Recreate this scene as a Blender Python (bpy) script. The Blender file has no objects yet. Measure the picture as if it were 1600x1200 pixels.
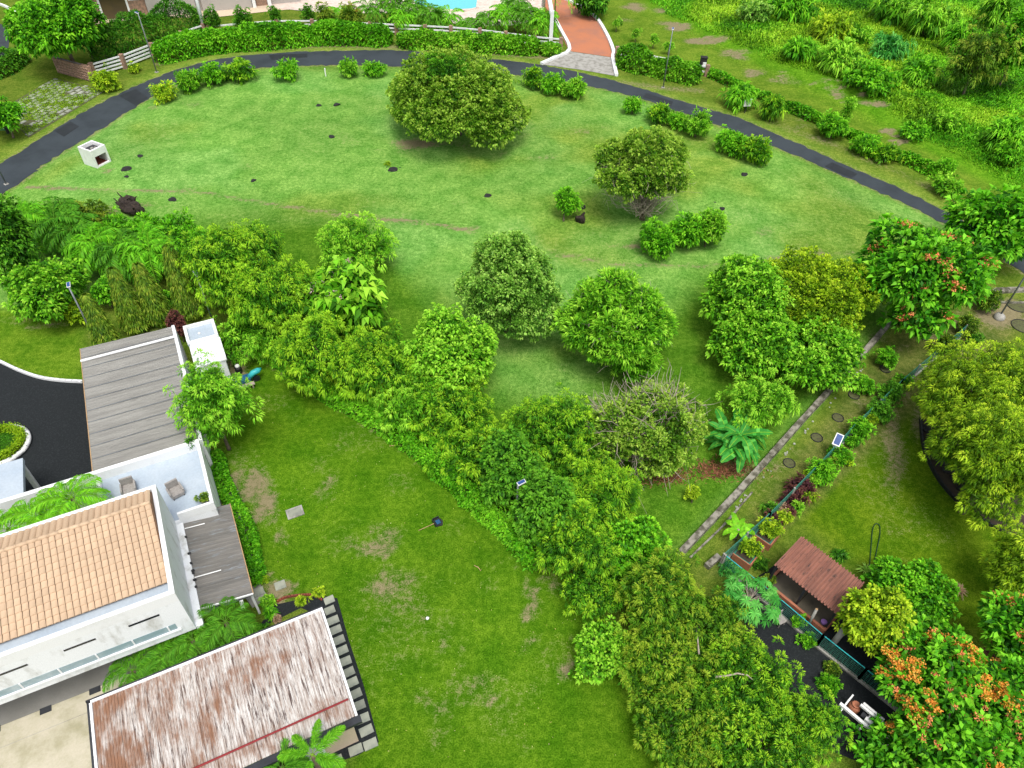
import bpy, bmesh, math, random
import numpy as np
from mathutils import Vector, Matrix

# ------------------------------------------------------------------ camera, sky, sun, exposure
SC = bpy.context.scene
COL = SC.collection
H, F = 34.0, 1130.0                      # drone height (m), focal length in photo pixels
PITCH, ROLL = math.radians(44.7), math.radians(1.75)
fw = np.array([0, math.cos(PITCH), -math.sin(PITCH)])
_r0 = np.array([1.0, 0, 0]); _u0 = np.array([0, math.sin(PITCH), math.cos(PITCH)])
rt = math.cos(ROLL)*_r0 + math.sin(ROLL)*_u0
up = -math.sin(ROLL)*_r0 + math.cos(ROLL)*_u0
cd = bpy.data.cameras.new('camera'); cam = bpy.data.objects.new('camera', cd); COL.objects.link(cam)
cd.sensor_width = 36; cd.lens = F/1600*36; cd.clip_end = 6000; cd.clip_start = 0.5
cam.matrix_world = Matrix(((rt[0], up[0], -fw[0], 0), (rt[1], up[1], -fw[1], 0), (rt[2], up[2], -fw[2], H), (0, 0, 0, 1)))
SC.camera = cam

SUN_EL, SUN_AZ = math.radians(66), math.radians(165)     # azimuth from +Y towards +X
W = bpy.data.worlds.new('World'); SC.world = W; W.use_nodes = True
nt = W.node_tree; nt.nodes.clear()
sky = nt.nodes.new('ShaderNodeTexSky'); sky.sky_type = 'NISHITA'; sky.sun_disc = False
sky.sun_elevation = SUN_EL; sky.sun_rotation = SUN_AZ; sky.air_density = 1.0; sky.dust_density = 4.0
hs = nt.nodes.new('ShaderNodeHueSaturation'); hs.inputs['Saturation'].default_value = 0.35
bg = nt.nodes.new('ShaderNodeBackground'); bg.inputs['Strength'].default_value = 0.12
wo = nt.nodes.new('ShaderNodeOutputWorld')
nt.links.new(sky.outputs[0], hs.inputs['Color']); nt.links.new(hs.outputs[0], bg.inputs['Color']); nt.links.new(bg.outputs[0], wo.inputs['Surface'])
sd = bpy.data.lights.new('sun', 'SUN'); sd.energy = 1.5; sd.angle = math.radians(25); sd.color = (1.0, 0.96, 0.88)
sun = bpy.data.objects.new('sun', sd); COL.objects.link(sun)
sdir = Vector((math.sin(SUN_AZ)*math.cos(SUN_EL), math.cos(SUN_AZ)*math.cos(SUN_EL), math.sin(SUN_EL)))
sun.rotation_euler = sdir.to_track_quat('Z', 'Y').to_euler(); sun.location = (0, 30, 60)
SC.view_settings.view_transform = 'Standard'; SC.view_settings.look = 'None'
SC.view_settings.exposure = 0.80; SC.view_settings.gamma = 1.0; SC.view_settings.use_curve_mapping = False
SC.render.engine = 'CYCLES'; SC.cycles.max_bounces = 5; SC.cycles.diffuse_bounces = 3; SC.cycles.use_denoising = True
SC.cycles.transparent_max_bounces = 8

# ------------------------------------------------------------------ pixel <-> ground helpers (survey of the photograph)
def P(x, y, z=0.0):
    d = fw + (x-800)/F*rt - (y-600)/F*up
    t = (H-z)/-d[2]
    return np.array([d[0]*t, d[1]*t, z])
def proj(X, Y, Zz):
    q = np.stack([X, Y, Zz-H], -1); c = q@fw; c = np.where(c < 1, 1, c)
    return 800+F*(q@rt)/c, 600-F*(q@up)/c
def depth_at(p): return float((np.asarray(p)-[0, 0, H])@fw)

def vnoise(x, y, s, seed=0):
    x = np.asarray(x, float)/s; y = np.asarray(y, float)/s
    xi = np.floor(x).astype(np.int64); yi = np.floor(y).astype(np.int64)
    fx = x-xi; fy = y-yi; fx = fx*fx*(3-2*fx); fy = fy*fy*(3-2*fy)
    def h(a, b):
        n = (a*374761393 + b*668265263 + seed*1442695) & 0x7fffffff
        n = ((n ^ (n >> 13))*1274126177) & 0x7fffffff
        return ((n ^ (n >> 16)) & 0xffff)/65535.0
    return (h(xi, yi)*(1-fx)+h(xi+1, yi)*fx)*(1-fy) + (h(xi, yi+1)*(1-fx)+h(xi+1, yi+1)*fx)*fy
def fbm(x, y, s, seed=0): return 0.55*vnoise(x, y, s, seed)+0.3*vnoise(x, y, s/2.1, seed+1)+0.15*vnoise(x, y, s/4.3, seed+2)
def sstep(a, b, x):
    t = np.clip((x-a)/(b-a), 0, 1); return t*t*(3-2*t)
def inpoly(px, py, poly):
    px = np.asarray(px, float); py = np.asarray(py, float); ins = np.zeros(px.shape, bool)
    n = len(poly)
    for i in range(n):
        x1, y1 = poly[i][:2]; x2, y2 = poly[(i+1) % n][:2]
        c = ((y1 > py) != (y2 > py))
        ins ^= c & (px < (x2-x1)*(py-y1)/((y2-y1) if y2 != y1 else 1e-9)+x1)
    return ins
def distline(px, py, pts, closed=False):
    d = np.full(np.shape(px), 1e9); n = len(pts)
    for i in range(n if closed else n-1):
        a = pts[i]; b = pts[(i+1) % n]; ex, ey = b[0]-a[0], b[1]-a[1]; L2 = ex*ex+ey*ey+1e-9
        t = np.clip(((px-a[0])*ex+(py-a[1])*ey)/L2, 0, 1)
        d = np.minimum(d, np.hypot(px-a[0]-t*ex, py-a[1]-t*ey))
    return d
def spline(pts, n=8):
    pts = [np.array(p[:2], float) for p in pts]; out = []
    for i in range(len(pts)-1):
        p0 = pts[max(i-1, 0)]; p1 = pts[i]; p2 = pts[i+1]; p3 = pts[min(i+2, len(pts)-1)]
        for k in range(n):
            t = k/n
            out.append(0.5*((2*p1)+(-p0+p2)*t+(2*p0-5*p1+4*p2-p3)*t*t+(-p0+3*p1-3*p2+p3)*t**3))
    out.append(pts[-1]); return out
def G(pts): return [P(*p)[:2] for p in pts]

ROAD_FAR = [(-420, 430), (-180, 345), (0, 255), (60, 219), (120, 181), (185, 147), (240, 123), (290, 105), (350, 91), (420, 84), (500, 80), (570, 79), (640, 80), (760, 91), (840, 101), (920, 117), (1000, 138), (1080, 163), (1150, 183), (1200, 204), (1260, 230), (1330, 262), (1400, 292), (1490, 338), (1600, 396), (1780, 490), (2000, 610)]
ROAD_NEAR = [(-400, 470), (-160, 392), (25, 290), (60, 263), (110, 231), (160, 201), (200, 174), (240, 150), (300, 124), (350, 111), (430, 105), (520, 102), (600, 103), (700, 108), (780, 115), (850, 123), (960, 143), (1050, 171), (1150, 206), (1250, 246), (1350, 290), (1430, 326), (1480, 353), (1560, 402), (1700, 490), (1900, 620)]
RF = spline(G(ROAD_FAR)); RN = spline(G(ROAD_NEAR))
LAWN = RN[20:-8:2] + G([(1420, 470), (1330, 560), (1060, 860), (900, 800), (700, 700), (480, 560), (330, 420), (150, 360), (40, 330)])
WILD_PX = [(960, -60), (1010, 20), (1110, 70), (1180, 110), (1250, 150), (1330, 190), (1420, 230), (1500, 270), (1600, 320), (2000, 500), (2400, 250), (2000, -120), (1300, -180)]
WILD = G([(980, -40), (1050, 40), (1150, 100), (1300, 165), (1450, 240), (1700, 350), (2000, 480), (2200, 250), (1900, -90), (1300, -130)])

def hgt_exact(x, y):
    x = np.asarray(x, float); y = np.asarray(y, float)
    ins = inpoly(x, y, LAWN); d = distline(x, y, LAWN, True)
    m = np.where(ins, sstep(0.3, 3.0, d), 0)
    h = m*(0.32 + 0.35*(fbm(x, y, 9, 5)-0.5) + 0.10*(vnoise(x, y, 2.2, 9)-0.5))
    iw = inpoly(x, y, WILD); dw = distline(x, y, WILD, True)
    h = h + np.where(iw, sstep(0.5, 6, dw), 0)*(0.9*fbm(x, y, 7, 31)+0.3*vnoise(x, y, 2, 33))
    return h
_lx = np.arange(-100, 130.01, .5); _ly = np.arange(0, 170.01, .5); _lut = hgt_exact(*np.meshgrid(_lx, _ly))
def hgt(x, y):
    x = np.clip((np.asarray(x, float)+100)/.5, 0, len(_lx)-1.001); y = np.clip(np.asarray(y, float)/.5, 0, len(_ly)-1.001)
    i = x.astype(int); j = y.astype(int); a = x-i; b_ = y-j
    return (_lut[j, i]*(1-a)+_lut[j, i+1]*a)*(1-b_)+(_lut[j+1, i]*(1-a)+_lut[j+1, i+1]*a)*b_
def Gp(u, v, dz=0.0):
    z = 0.0
    for _ in range(3):
        p = P(u, v, z); z = float(hgt(p[0], p[1]))
    return np.array([p[0], p[1], z+dz])

# ------------------------------------------------------------------ materials
M = {}
def _mat(name):
    m = bpy.data.materials.new(name); m.use_nodes = True; M[name] = m
    n = m.node_tree.nodes; b = n['Principled BSDF']; return m, n, m.node_tree.links, b
def mixc(n, l, fac, a, b, mode='MIX'):
    k = n.new('ShaderNodeMix'); k.data_type = 'RGBA'; k.blend_type = mode
    for sock, val in ((k.inputs[0], fac), (k.inputs[6], a), (k.inputs[7], b)):
        if isinstance(val, (int, float)): sock.default_value = val
        elif isinstance(val, tuple): sock.default_value = (*val, 1)
        else: l.new(val, sock)
    return k.outputs[2]
def noise(n, l, scale, detail=3, vec=None, rough=0.6):
    t = n.new('ShaderNodeTexNoise'); t.inputs['Scale'].default_value = scale; t.inputs['Detail'].default_value = detail; t.inputs['Roughness'].default_value = rough
    if vec is not None: l.new(vec, t.inputs['Vector'])
    return t.outputs['Fac']
def ramp(n, l, fac, a, b):
    r = n.new('ShaderNodeMapRange'); r.inputs[1].default_value = a; r.inputs[2].default_value = b; r.clamp = True
    r.interpolation_type = 'SMOOTHSTEP'
    l.new(fac, r.inputs[0]); return r.outputs[0]
def coord(n, l, kind='Object', scale=None):
    c = n.new('ShaderNodeTexCoord').outputs[kind]
    if scale:
        mp = n.new('ShaderNodeMapping'); mp.inputs['Scale'].default_value = scale; l.new(c, mp.inputs[0]); c = mp.outputs[0]
    return c
def bump(n, l, b, h, strength=0.3, dist=0.02):
    k = n.new('ShaderNodeBump'); k.inputs['Strength'].default_value = strength; k.inputs['Distance'].default_value = dist
    l.new(h, k.inputs['Height']); l.new(k.outputs[0], b.inputs['Normal'])
def stain(name, c1, c2, rough=0.7, s=1.5, lo=0.4, hi=0.7, fine=25, spec=0.3, metal=0, bstr=0.15, objrand=0.0, stretch=None):
    m, n, l, b = _mat(name); co = coord(n, l, 'Object', stretch)
    f = ramp(n, l, noise(n, l, s, 6, co), lo, hi)
    c = mixc(n, l, f, c1, c2)
    g = noise(n, l, fine, 4, co)
    c = mixc(n, l, 0.35, c, mixc(n, l, g, (0.35, 0.35, 0.35), (1.2, 1.2, 1.2)), 'MULTIPLY')
    if objrand:
        oi = n.new('ShaderNodeObjectInfo'); mr = n.new('ShaderNodeMapRange'); l.new(oi.outputs['Random'], mr.inputs[0])
        mr.inputs[3].default_value = 1-objrand; mr.inputs[4].default_value = 1+objrand*0.6
        vm = n.new('ShaderNodeVectorMath'); vm.operation = 'SCALE'; l.new(c, vm.inputs[0]); l.new(mr.outputs[0], vm.inputs['Scale']); c = vm.outputs[0]
    l.new(c, b.inputs['Base Color']); b.inputs['Roughness'].default_value = rough; b.inputs['Specular IOR Level'].default_value = spec; b.inputs['Metallic'].default_value = metal
    bump(n, l, b, g, bstr, 0.01); return m

stain('white_paint', (0.80, 0.81, 0.82), (0.62, 0.63, 0.62), s=0.9, lo=0.52, hi=0.8)
stain('white_wall', (0.80, 0.82, 0.84), (0.48, 0.48, 0.45), s=1.6, lo=0.48, hi=0.74, stretch=(1, 1, .35))
stain('terrace_floor', (0.37, 0.44, 0.52), (0.46, 0.52, 0.58), s=.6, lo=.3, hi=.8, fine=8, rough=.6)
stain('grey_metal', (0.23, 0.25, 0.27), (0.14, 0.15, 0.16), rough=.45, metal=.4)
stain('dark_metal', (0.035, 0.038, 0.045), (0.02, 0.02, 0.025), rough=.5)
stain('concrete', (0.36, 0.35, 0.32), (0.20, 0.19, 0.165), s=1.6)
stain('old_concrete', (0.30, 0.28, 0.235), (0.085, 0.08, 0.055), s=2.2, lo=.38, hi=.62)
stain('ring_soil', (0.10, 0.11, 0.04), (0.06, 0.055, 0.03), s=5)
stain('slab', (0.34, 0.355, 0.29), (0.24, 0.26, 0.22), s=2.5, objrand=.22)
stain('patio', (0.50, 0.46, 0.36), (0.33, 0.31, 0.20), s=.9, lo=.35, hi=.75, fine=14, rough=.75)
stain('kennel_floor', (0.13, 0.11, 0.08), (0.09, 0.08, 0.06), s=2)
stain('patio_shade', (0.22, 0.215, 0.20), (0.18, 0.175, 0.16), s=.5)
stain('asphalt', (0.038, 0.049, 0.058), (0.026, 0.034, 0.041), s=.35, fine=18, rough=.8, bstr=.4)
stain('tar_patch', (0.017, 0.021, 0.025), (0.024, 0.029, 0.034), s=.6, fine=18, rough=.7)
stain('gravel', (0.010, 0.013, 0.015), (0.026, 0.031, 0.034), s=14, lo=.45, hi=.75, fine=45, rough=.9, bstr=.9)
stain('red_paving', (0.46, 0.17, 0.085), (0.36, 0.155, 0.10), s=.35, fine=9)
stain('sand_paving', (0.62, 0.49, 0.36), (0.52, 0.42, 0.32), s=.4, fine=10)
stain('stone_wall', (0.42, 0.25, 0.18), (0.22, 0.15, 0.11), s=3, lo=.35, hi=.65, fine=9, bstr=.6)
stain('deck_stone', (0.68, 0.57, 0.50), (0.52, 0.42, 0.36), s=1.3, fine=6)
stain('render_beige', (0.52, 0.45, 0.38), (0.46, 0.40, 0.34), s=.3)
stain('awning_grey', (0.44, 0.41, 0.38), (0.37, 0.34, 0.32), s=.4)
stain('door_brown', (0.10, 0.075, 0.03), (0.08, 0.06, 0.03), s=.5)
stain('glass_dark', (0.012, 0.014, 0.018), (0.02, 0.02, 0.026), rough=.12, spec=.6, bstr=0)
stain('ribbon_glass', (0.26, 0.36, 0.40), (0.42, 0.50, 0.54), rough=.25, s=1.2, spec=.6, bstr=.02)
stain('roof_tile', (0.59, 0.43, 0.29), (0.52, 0.37, 0.245), s=1.1, fine=16, rough=.7, objrand=.10)
stain('roof_felt', (0.20, 0.10, 0.05), (0.14, 0.08, 0.05), s=1)
stain('brick_red', (0.30, 0.075, 0.045), (0.20, 0.06, 0.045), s=4)
stain('soil', (0.055, 0.042, 0.028), (0.035, 0.027, 0.02), s=3, rough=.95)
stain('bark', (0.17, 0.13, 0.095), (0.09, 0.07, 0.05), s=6, rough=.9, bstr=.6)
stain('dead_wood', (0.40, 0.34, 0.28), (0.24, 0.19, 0.15), s=6, rough=.9)
stain('rock', (0.022, 0.022, 0.022), (0.06, 0.058, 0.055), s=5, lo=.5, hi=.8, rough=.9, bstr=.6)
stain('charred', (0.03, 0.022, 0.018), (0.10, 0.07, 0.05), s=5, lo=.5, hi=.8, rough=.9, bstr=.7)
stain('pipe_white', (0.84, 0.84, 0.84), (0.75, 0.75, 0.74), s=2, rough=.4)
stain('green_paint', (0.03, 0.17, 0.12), (0.05, 0.22, 0.16), s=3, rough=.45)
stain('teal', (0.05, 0.48, 0.50), (0.04, 0.38, 0.42), s=3, rough=.35)
stain('blue_plastic', (0.02, 0.10, 0.22), (0.015, 0.06, 0.13), s=5, rough=.3)
stain('black_plastic', (0.015, 0.016, 0.018), (0.03, 0.03, 0.033), s=5, rough=.45)
stain('panel_blue', (0.02, 0.06, 0.22), (0.03, 0.08, 0.26), s=6, rough=.15, spec=.6, bstr=0)
stain('wood_tan', (0.46, 0.30, 0.15), (0.36, 0.22, 0.11), s=5)
stain('terracotta', (0.42, 0.16, 0.09), (0.33, 0.13, 0.08), s=4)
stain('hose', (0.012, 0.05, 0.02), (0.01, 0.04, 0.02), s=4, rough=.4)
stain('red_pipe', (0.24, 0.012, 0.015), (0.20, 0.012, 0.015), s=3, rough=.4)
stain('wicker', (0.33, 0.31, 0.29), (0.24, 0.22, 0.21), s=8, fine=40)
stain('purple_pot', (0.42, 0.22, 0.62), (0.36, 0.2, 0.55), s=3)

def corr_mat(name, cols, stretch, wet=None):
    m, n, l, b = _mat(name); co = coord(n, l, 'Object', stretch)
    a = noise(n, l, 1.0, 7, co, .7); c = mixc(n, l, ramp(n, l, a, .35, .65), cols[0], cols[1])
    s2 = coord(n, l, 'Object', tuple(v*2.7 for v in stretch)); c = mixc(n, l, ramp(n, l, noise(n, l, 1.0, 5, s2, .7), .54, .70), c, cols[2])
    if len(cols) > 3:
        s3 = coord(n, l, 'Object', tuple(v*.8+.1 for v in stretch)); c = mixc(n, l, ramp(n, l, noise(n, l, 1.0, 8, s3, .75), .50, .62), c, cols[3])
        g = n.new('ShaderNodeTexCoord').outputs['Object']; sp_ = n.new('ShaderNodeSeparateXYZ'); l.new(g, sp_.inputs[0])
        gm = n.new('ShaderNodeMapRange'); gm.inputs[1].default_value = 3.0; gm.inputs[2].default_value = -4.4; gm.inputs[3].default_value = .02; gm.inputs[4].default_value = .13; l.new(sp_.outputs['X'], gm.inputs[0])
        s4 = coord(n, l, 'Object', (2.2, .5, 1)); av = n.new('ShaderNodeMath'); av.operation = 'ADD'; l.new(mixc(n, l, .5, noise(n, l, .6, 5, g), noise(n, l, 1.5, 7, s4, .7)), av.inputs[0]); l.new(gm.outputs[0], av.inputs[1])
        c = mixc(n, l, ramp(n, l, av.outputs[0], .50, .70), c, mixc(n, l, noise(n, l, 1.0, 6, s2, .7), cols[3], cols[4]))
    l.new(c, b.inputs['Base Color']); b.inputs['Roughness'].default_value = .55; b.inputs['Specular IOR Level'].default_value = .35
    bump(n, l, b, a, .15, .01); return m
corr_mat('carport_sheet', ((0.26, 0.255, 0.235), (0.19, 0.185, 0.17), (0.16, 0.155, 0.145)), (0.25, 2.2, 1))
corr_mat('awning_sheet', ((0.17, 0.16, 0.145), (0.12, 0.115, 0.105), (0.20, 0.22, 0.24)), (0.4, 2.2, 1))
corr_mat('rusty_sheet', ((0.60, 0.585, 0.565), (0.33, 0.275, 0.24), (0.21, 0.13, 0.095), (0.075, 0.047, 0.04), (0.36, 0.175, 0.09)), (12.0, 0.95, 1))
corr_mat('kennel_sheet', ((0.30, 0.125, 0.085), (0.20, 0.085, 0.06), (0.055, 0.035, 0.03)), (1.6, .8, 1))

# foliage: per leaf colour attribute, with some clump light and shade painted in
m, n, l, b = _mat('leaf')
at = n.new('ShaderNodeAttribute'); at.attribute_name = 'Col'
l.new(at.outputs['Color'], b.inputs['Base Color']); b.inputs['Roughness'].default_value = .55; b.inputs['Specular IOR Level'].default_value = .14
tr = n.new('ShaderNodeBsdfTranslucent'); mx = n.new('ShaderNodeMixShader'); mx.inputs[0].default_value = .26
tc = mixc(n, l, 1.0, at.outputs['Color'], (1.1, 1.35, 0.35), 'MULTIPLY'); l.new(tc, tr.inputs['Color'])
l.new(b.outputs[0], mx.inputs[1]); l.new(tr.outputs[0], mx.inputs[2]); l.new(mx.outputs[0], n['Material Output'].inputs['Surface'])

# lawn: base colour zones in an attribute, broken up by noise; bare soil amount in another
m, n, l, b = _mat('lawn')
at = n.new('ShaderNodeAttribute'); at.attribute_name = 'Col'; ba = n.new('ShaderNodeAttribute'); ba.attribute_name = 'bare'
co = coord(n, l, 'Object')
n1 = noise(n, l, .55, 5, co); n2 = noise(n, l, 3.2, 5, co, .65); n3 = noise(n, l, 14, 3, co, .7)
c = mixc(n, l, ramp(n, l, n1, .32, .68), mixc(n, l, 1.0, at.outputs['Color'], (.74, .84, .72), 'MULTIPLY'), mixc(n, l, 1.0, at.outputs['Color'], (1.28, 1.12, 1.25), 'MULTIPLY'))
c = mixc(n, l, ramp(n, l, n2, .36, .66), mixc(n, l, 1.0, c, (.72, .80, .66), 'MULTIPLY'), mixc(n, l, 1.0, c, (1.25, 1.16, 1.2), 'MULTIPLY'))
c = mixc(n, l, ramp(n, l, n3, .35, .65), mixc(n, l, 1.0, c, (.55, .64, .5), 'MULTIPLY'), mixc(n, l, 1.0, c, (1.36, 1.27, 1.3), 'MULTIPLY'))
soil = mixc(n, l, n2, (.15, .125, .065), (.33, .275, .165))
soil = mixc(n, l, ramp(n, l, n3, .3, .7), mixc(n, l, 1.0, soil, (.7, .75, .7), 'MULTIPLY'), soil)
ad = n.new('ShaderNodeMath'); ad.operation = 'ADD'; l.new(ba.outputs['Fac'], ad.inputs[0])
nn = ramp(n, l, mixc(n, l, .45, n2, n3), .36, .64); hm = n.new('ShaderNodeMath'); hm.operation = 'MULTIPLY'; hm.inputs[1].default_value = .55; l.new(nn, hm.inputs[0]); l.new(hm.outputs[0], ad.inputs[1])
c = mixc(n, l, ramp(n, l, ad.outputs[0], .66, 1.28), c, soil)
l.new(c, b.inputs['Base Color']); b.inputs['Roughness'].default_value = .95; b.inputs['Specular IOR Level'].default_value = .0
bump(n, l, b, mixc(n, l, .5, n2, n3), .7, .06)

m, n, l, b = _mat('water'); b.inputs['Base Color'].default_value = (.10, .52, .56, 1); b.inputs['Roughness'].default_value = .08
bump(n, l, b, noise(n, l, 1.5, 3, coord(n, l)), .1, .02)

# ------------------------------------------------------------------ object helpers
def link(o, parent=None):
    COL.objects.link(o)
    if parent is not None: o.parent = parent
    return o
def tag(o, label=None, cat=None, group=None, kind=None):
    if label: o['label'] = label
    if cat: o['category'] = cat
    if group: o['group'] = group
    if kind: o['kind'] = kind
    return o
def T(name, label, cat, loc=(0, 0, 0), rot=0.0, group=None):
    o = bpy.data.objects.new(name, None); o.location = [float(v) for v in loc]; o.rotation_euler = (0, 0, rot); o.empty_display_size = .3
    link(o); return tag(o, label, cat, group)
class MB:
    def __init__(s): s.v = []; s.f = []
    def poly(s, pts):
        k = len(s.v); s.v += [tuple(float(c) for c in p) for p in pts]; s.f.append(tuple(range(k, k+len(pts)))); return s
    def box(s, x0, x1, y0, y1, z0, z1):
        k = len(s.v); s.v += [(x0, y0, z0), (x1, y0, z0), (x1, y1, z0), (x0, y1, z0), (x0, y0, z1), (x1, y0, z1), (x1, y1, z1), (x0, y1, z1)]
        s.f += [tuple(k+i for i in q) for q in ((0, 3, 2, 1), (4, 5, 6, 7), (0, 1, 5, 4), (1, 2, 6, 5), (2, 3, 7, 6), (3, 0, 4, 7))]; return s
    def bar(s, a, b, w, h):                       # box beam from a to b, width w, height h (top at a,b + h/2)
        a = Vector([float(q) for q in a]); b = Vector([float(q) for q in b]); d = (b-a).normalized()
        sd_ = d.cross(Vector((0, 0, 1)))
        if sd_.length < 1e-4: sd_ = Vector((1, 0, 0))
        sd_.normalize(); u_ = sd_.cross(d); k = len(s.v)
        for p in (a, b):
            for i, j in ((-1, -1), (1, -1), (1, 1), (-1, 1)): s.v.append(tuple(p+sd_*(i*w/2)+u_*(j*h/2)))
        s.f += [tuple(k+i for i in q) for q in ((3, 2, 1, 0), (4, 5, 6, 7), (0, 1, 5, 4), (1, 2, 6, 5), (2, 3, 7, 6), (3, 0, 4, 7))]; return s
    def tube(s, pts, rad, n=6, cap=True):
        pts = [Vector([float(c) for c in p]) for p in pts]; k0 = len(s.v)
        for i, p in enumerate(pts):
            d = (pts[min(i+1, len(pts)-1)]-pts[max(i-1, 0)]).normalized()
            a = d.cross(Vector((0.3, 0.9, 0.1)));
            if a.length < .1: a = d.cross(Vector((1, 0, 0)))
            a.normalize(); c = d.cross(a); r = rad[i] if isinstance(rad, (list, tuple)) else rad
            for j in range(n):
                t = 2*math.pi*j/n; s.v.append(tuple(p+a*(r*math.cos(t))+c*(r*math.sin(t))))
        for i in range(len(pts)-1):
            for j in range(n):
                s.f.append((k0+i*n+j, k0+i*n+(j+1) % n, k0+(i+1)*n+(j+1) % n, k0+(i+1)*n+j))
        if cap: s.f.append(tuple(k0+j for j in reversed(range(n)))); s.f.append(tuple(k0+(len(pts)-1)*n+j for j in range(n)))
        return s
    def prism(s, poly, z0, z1):
        k = len(s.v); n = len(poly)
        s.v += [(float(p[0]), float(p[1]), z0) for p in poly]+[(float(p[0]), float(p[1]), z1) for p in poly]
        s.f.append(tuple(k+i for i in reversed(range(n)))); s.f.append(tuple(k+n+i for i in range(n)))
        for i in range(n): s.f.append((k+i, k+(i+1) % n, k+n+(i+1) % n, k+n+i))
        return s
    def blob(s, c, r, seed=0, sub=2, rough=.25):
        bm = bmesh.new(); bmesh.ops.create_icosphere(bm, subdivisions=sub, radius=1); rnd = random.Random(seed); k = len(s.v)
        ph = [(rnd.uniform(1, 3), rnd.uniform(1, 3), rnd.uniform(1, 3), rnd.uniform(0, 6)) for _ in range(4)]
        for v in bm.verts:
            f = 1+rough*sum(math.sin(a*v.co.x+b_*v.co.y*1.3+d*v.co.z+e) for a, b_, d, e in ph)/3+rnd.uniform(-1, 1)*rough*.25
            s.v.append((c[0]+v.co.x*r[0]*f, c[1]+v.co.y*r[1]*f, c[2]+v.co.z*r[2]*f))
        s.f += [tuple(k+q.index for q in f.verts) for f in bm.faces]; bm.free(); return s
    def mesh(s, name, mat=None):
        me = bpy.data.meshes.new(name); me.from_pydata(s.v, [], s.f); me.update()
        if mat: me.materials.append(M[mat])
        bm = bmesh.new(); bm.from_mesh(me); bmesh.ops.recalc_face_normals(bm, faces=bm.faces); bm.to_mesh(me); bm.free()
        return me
    def build(s, name, mat, parent=None, smooth=False, rel=True):
        """parent with no rotation: vertices may be given in world space (rel=False subtracts the parent's location)"""
        if parent is not None and not rel:
            L = parent.location; s.v = [(v[0]-L[0], v[1]-L[1], v[2]-L[2]) for v in s.v]
        me = s.mesh(name, mat)
        if smooth: me.polygons.foreach_set('use_smooth', [True]*len(me.polygons))
        return link(bpy.data.objects.new(name, me), parent)
def fastmesh(name, V, nper, C=None, mat='leaf'):
    V = np.ascontiguousarray(V, np.float32).reshape(-1, 3); nv = len(V); nf = nv//nper
    me = bpy.data.meshes.new(name); me.vertices.add(nv); me.vertices.foreach_set('co', V.ravel())
    me.loops.add(nv); me.loops.foreach_set('vertex_index', np.arange(nv, dtype=np.int32))
    me.polygons.add(nf); me.polygons.foreach_set('loop_start', np.arange(0, nv, nper, dtype=np.int32))
    try: me.polygons.foreach_set('loop_total', np.full(nf, nper, np.int32))
    except Exception: pass
    me.update(calc_edges=True)
    if C is not None:
        ca = me.color_attributes.new('Col', 'FLOAT_COLOR', 'POINT')
        cc = np.ones((nv, 4), np.float32); cc[:, :3] = np.repeat(np.asarray(C, np.float32), nper, 0); ca.data.foreach_set('color', cc.ravel())
    me.materials.append(M[mat]); return me
def leafobj(name, VC, parent, mat='leaf', rel=False):
    V = np.concatenate([a for a, _ in VC]); C = np.concatenate([c for _, c in VC])
    if parent is not None and not rel: V = V - np.array(parent.location)
    return link(bpy.data.objects.new(name, fastmesh(name, V, 4, C, mat)), parent)

# ------------------------------------------------------------------ leaves and crowns
def unit(a): return a/np.maximum(np.linalg.norm(a, axis=-1, keepdims=True), 1e-6)
def rdir(rng, n): return unit(rng.normal(size=(n, 3)))
def leaves(rng, pos, d, L, Wd, droop, fold=.35):
    n = len(pos); d = unit(d); L = np.broadcast_to(L, n)[:, None]; Wd = np.broadcast_to(Wd, n)[:, None]
    ref = np.array([0, 0, 1.0])+rng.normal(size=(n, 3))*.35
    s = unit(np.cross(d, ref)); nn = np.cross(s, d)
    mid = pos+d*L*.5
    tip = pos+d*L*.97; tip[:, 2] -= (np.broadcast_to(droop, n)[:, None]*L)[:, 0]
    return np.stack([pos, mid+s*Wd*.5+nn*Wd*fold, tip, mid-s*Wd*.5+nn*Wd*fold], 1)
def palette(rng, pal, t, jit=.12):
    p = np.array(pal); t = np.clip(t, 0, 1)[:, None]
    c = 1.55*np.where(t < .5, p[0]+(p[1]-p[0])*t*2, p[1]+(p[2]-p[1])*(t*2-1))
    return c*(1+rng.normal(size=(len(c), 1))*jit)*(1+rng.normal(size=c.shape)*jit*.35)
# lobes, lobe radius, clump size (px), leaves per clump, ball radius (share of clump size), leaf length px, width ratio, spread, droop
KIND = {
 'mango':   (24, .31, 13.0, 52, .46, 6.4, .24, .8, .45),
 'mangofine': (24, .31, 14.0, 62, .44, 7.5, .18, .8, .5),
 'small':   (30, .29, 9.0, 28, .52, 4.6, .52, .9, .12),
 'dense':   (40, .24, 8.0, 26, .52, 4.4, .52, .9, .12),
 'feather': (26, .30, 8.5, 22, .40, 8.5, .22, .75, .12),
 'broad':   (24, .30, 8.5, 15, .45, 6.6, .50, .9, .25),
 'flame':   (22, .32, 12.0, 12, .40, 11.0, .46, .95, .20),
 'bigleaf': (12, .42, 13.0, 9, .35, 16.0, .52, 1.0, .42),
 'shrub':   (12, .42, 7.5, 20, .42, 6.8, .32, .8, .2),
 'fern':    (12, .42, 9.0, 22, .25, 13.0, .15, .8, .45),
}
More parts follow.
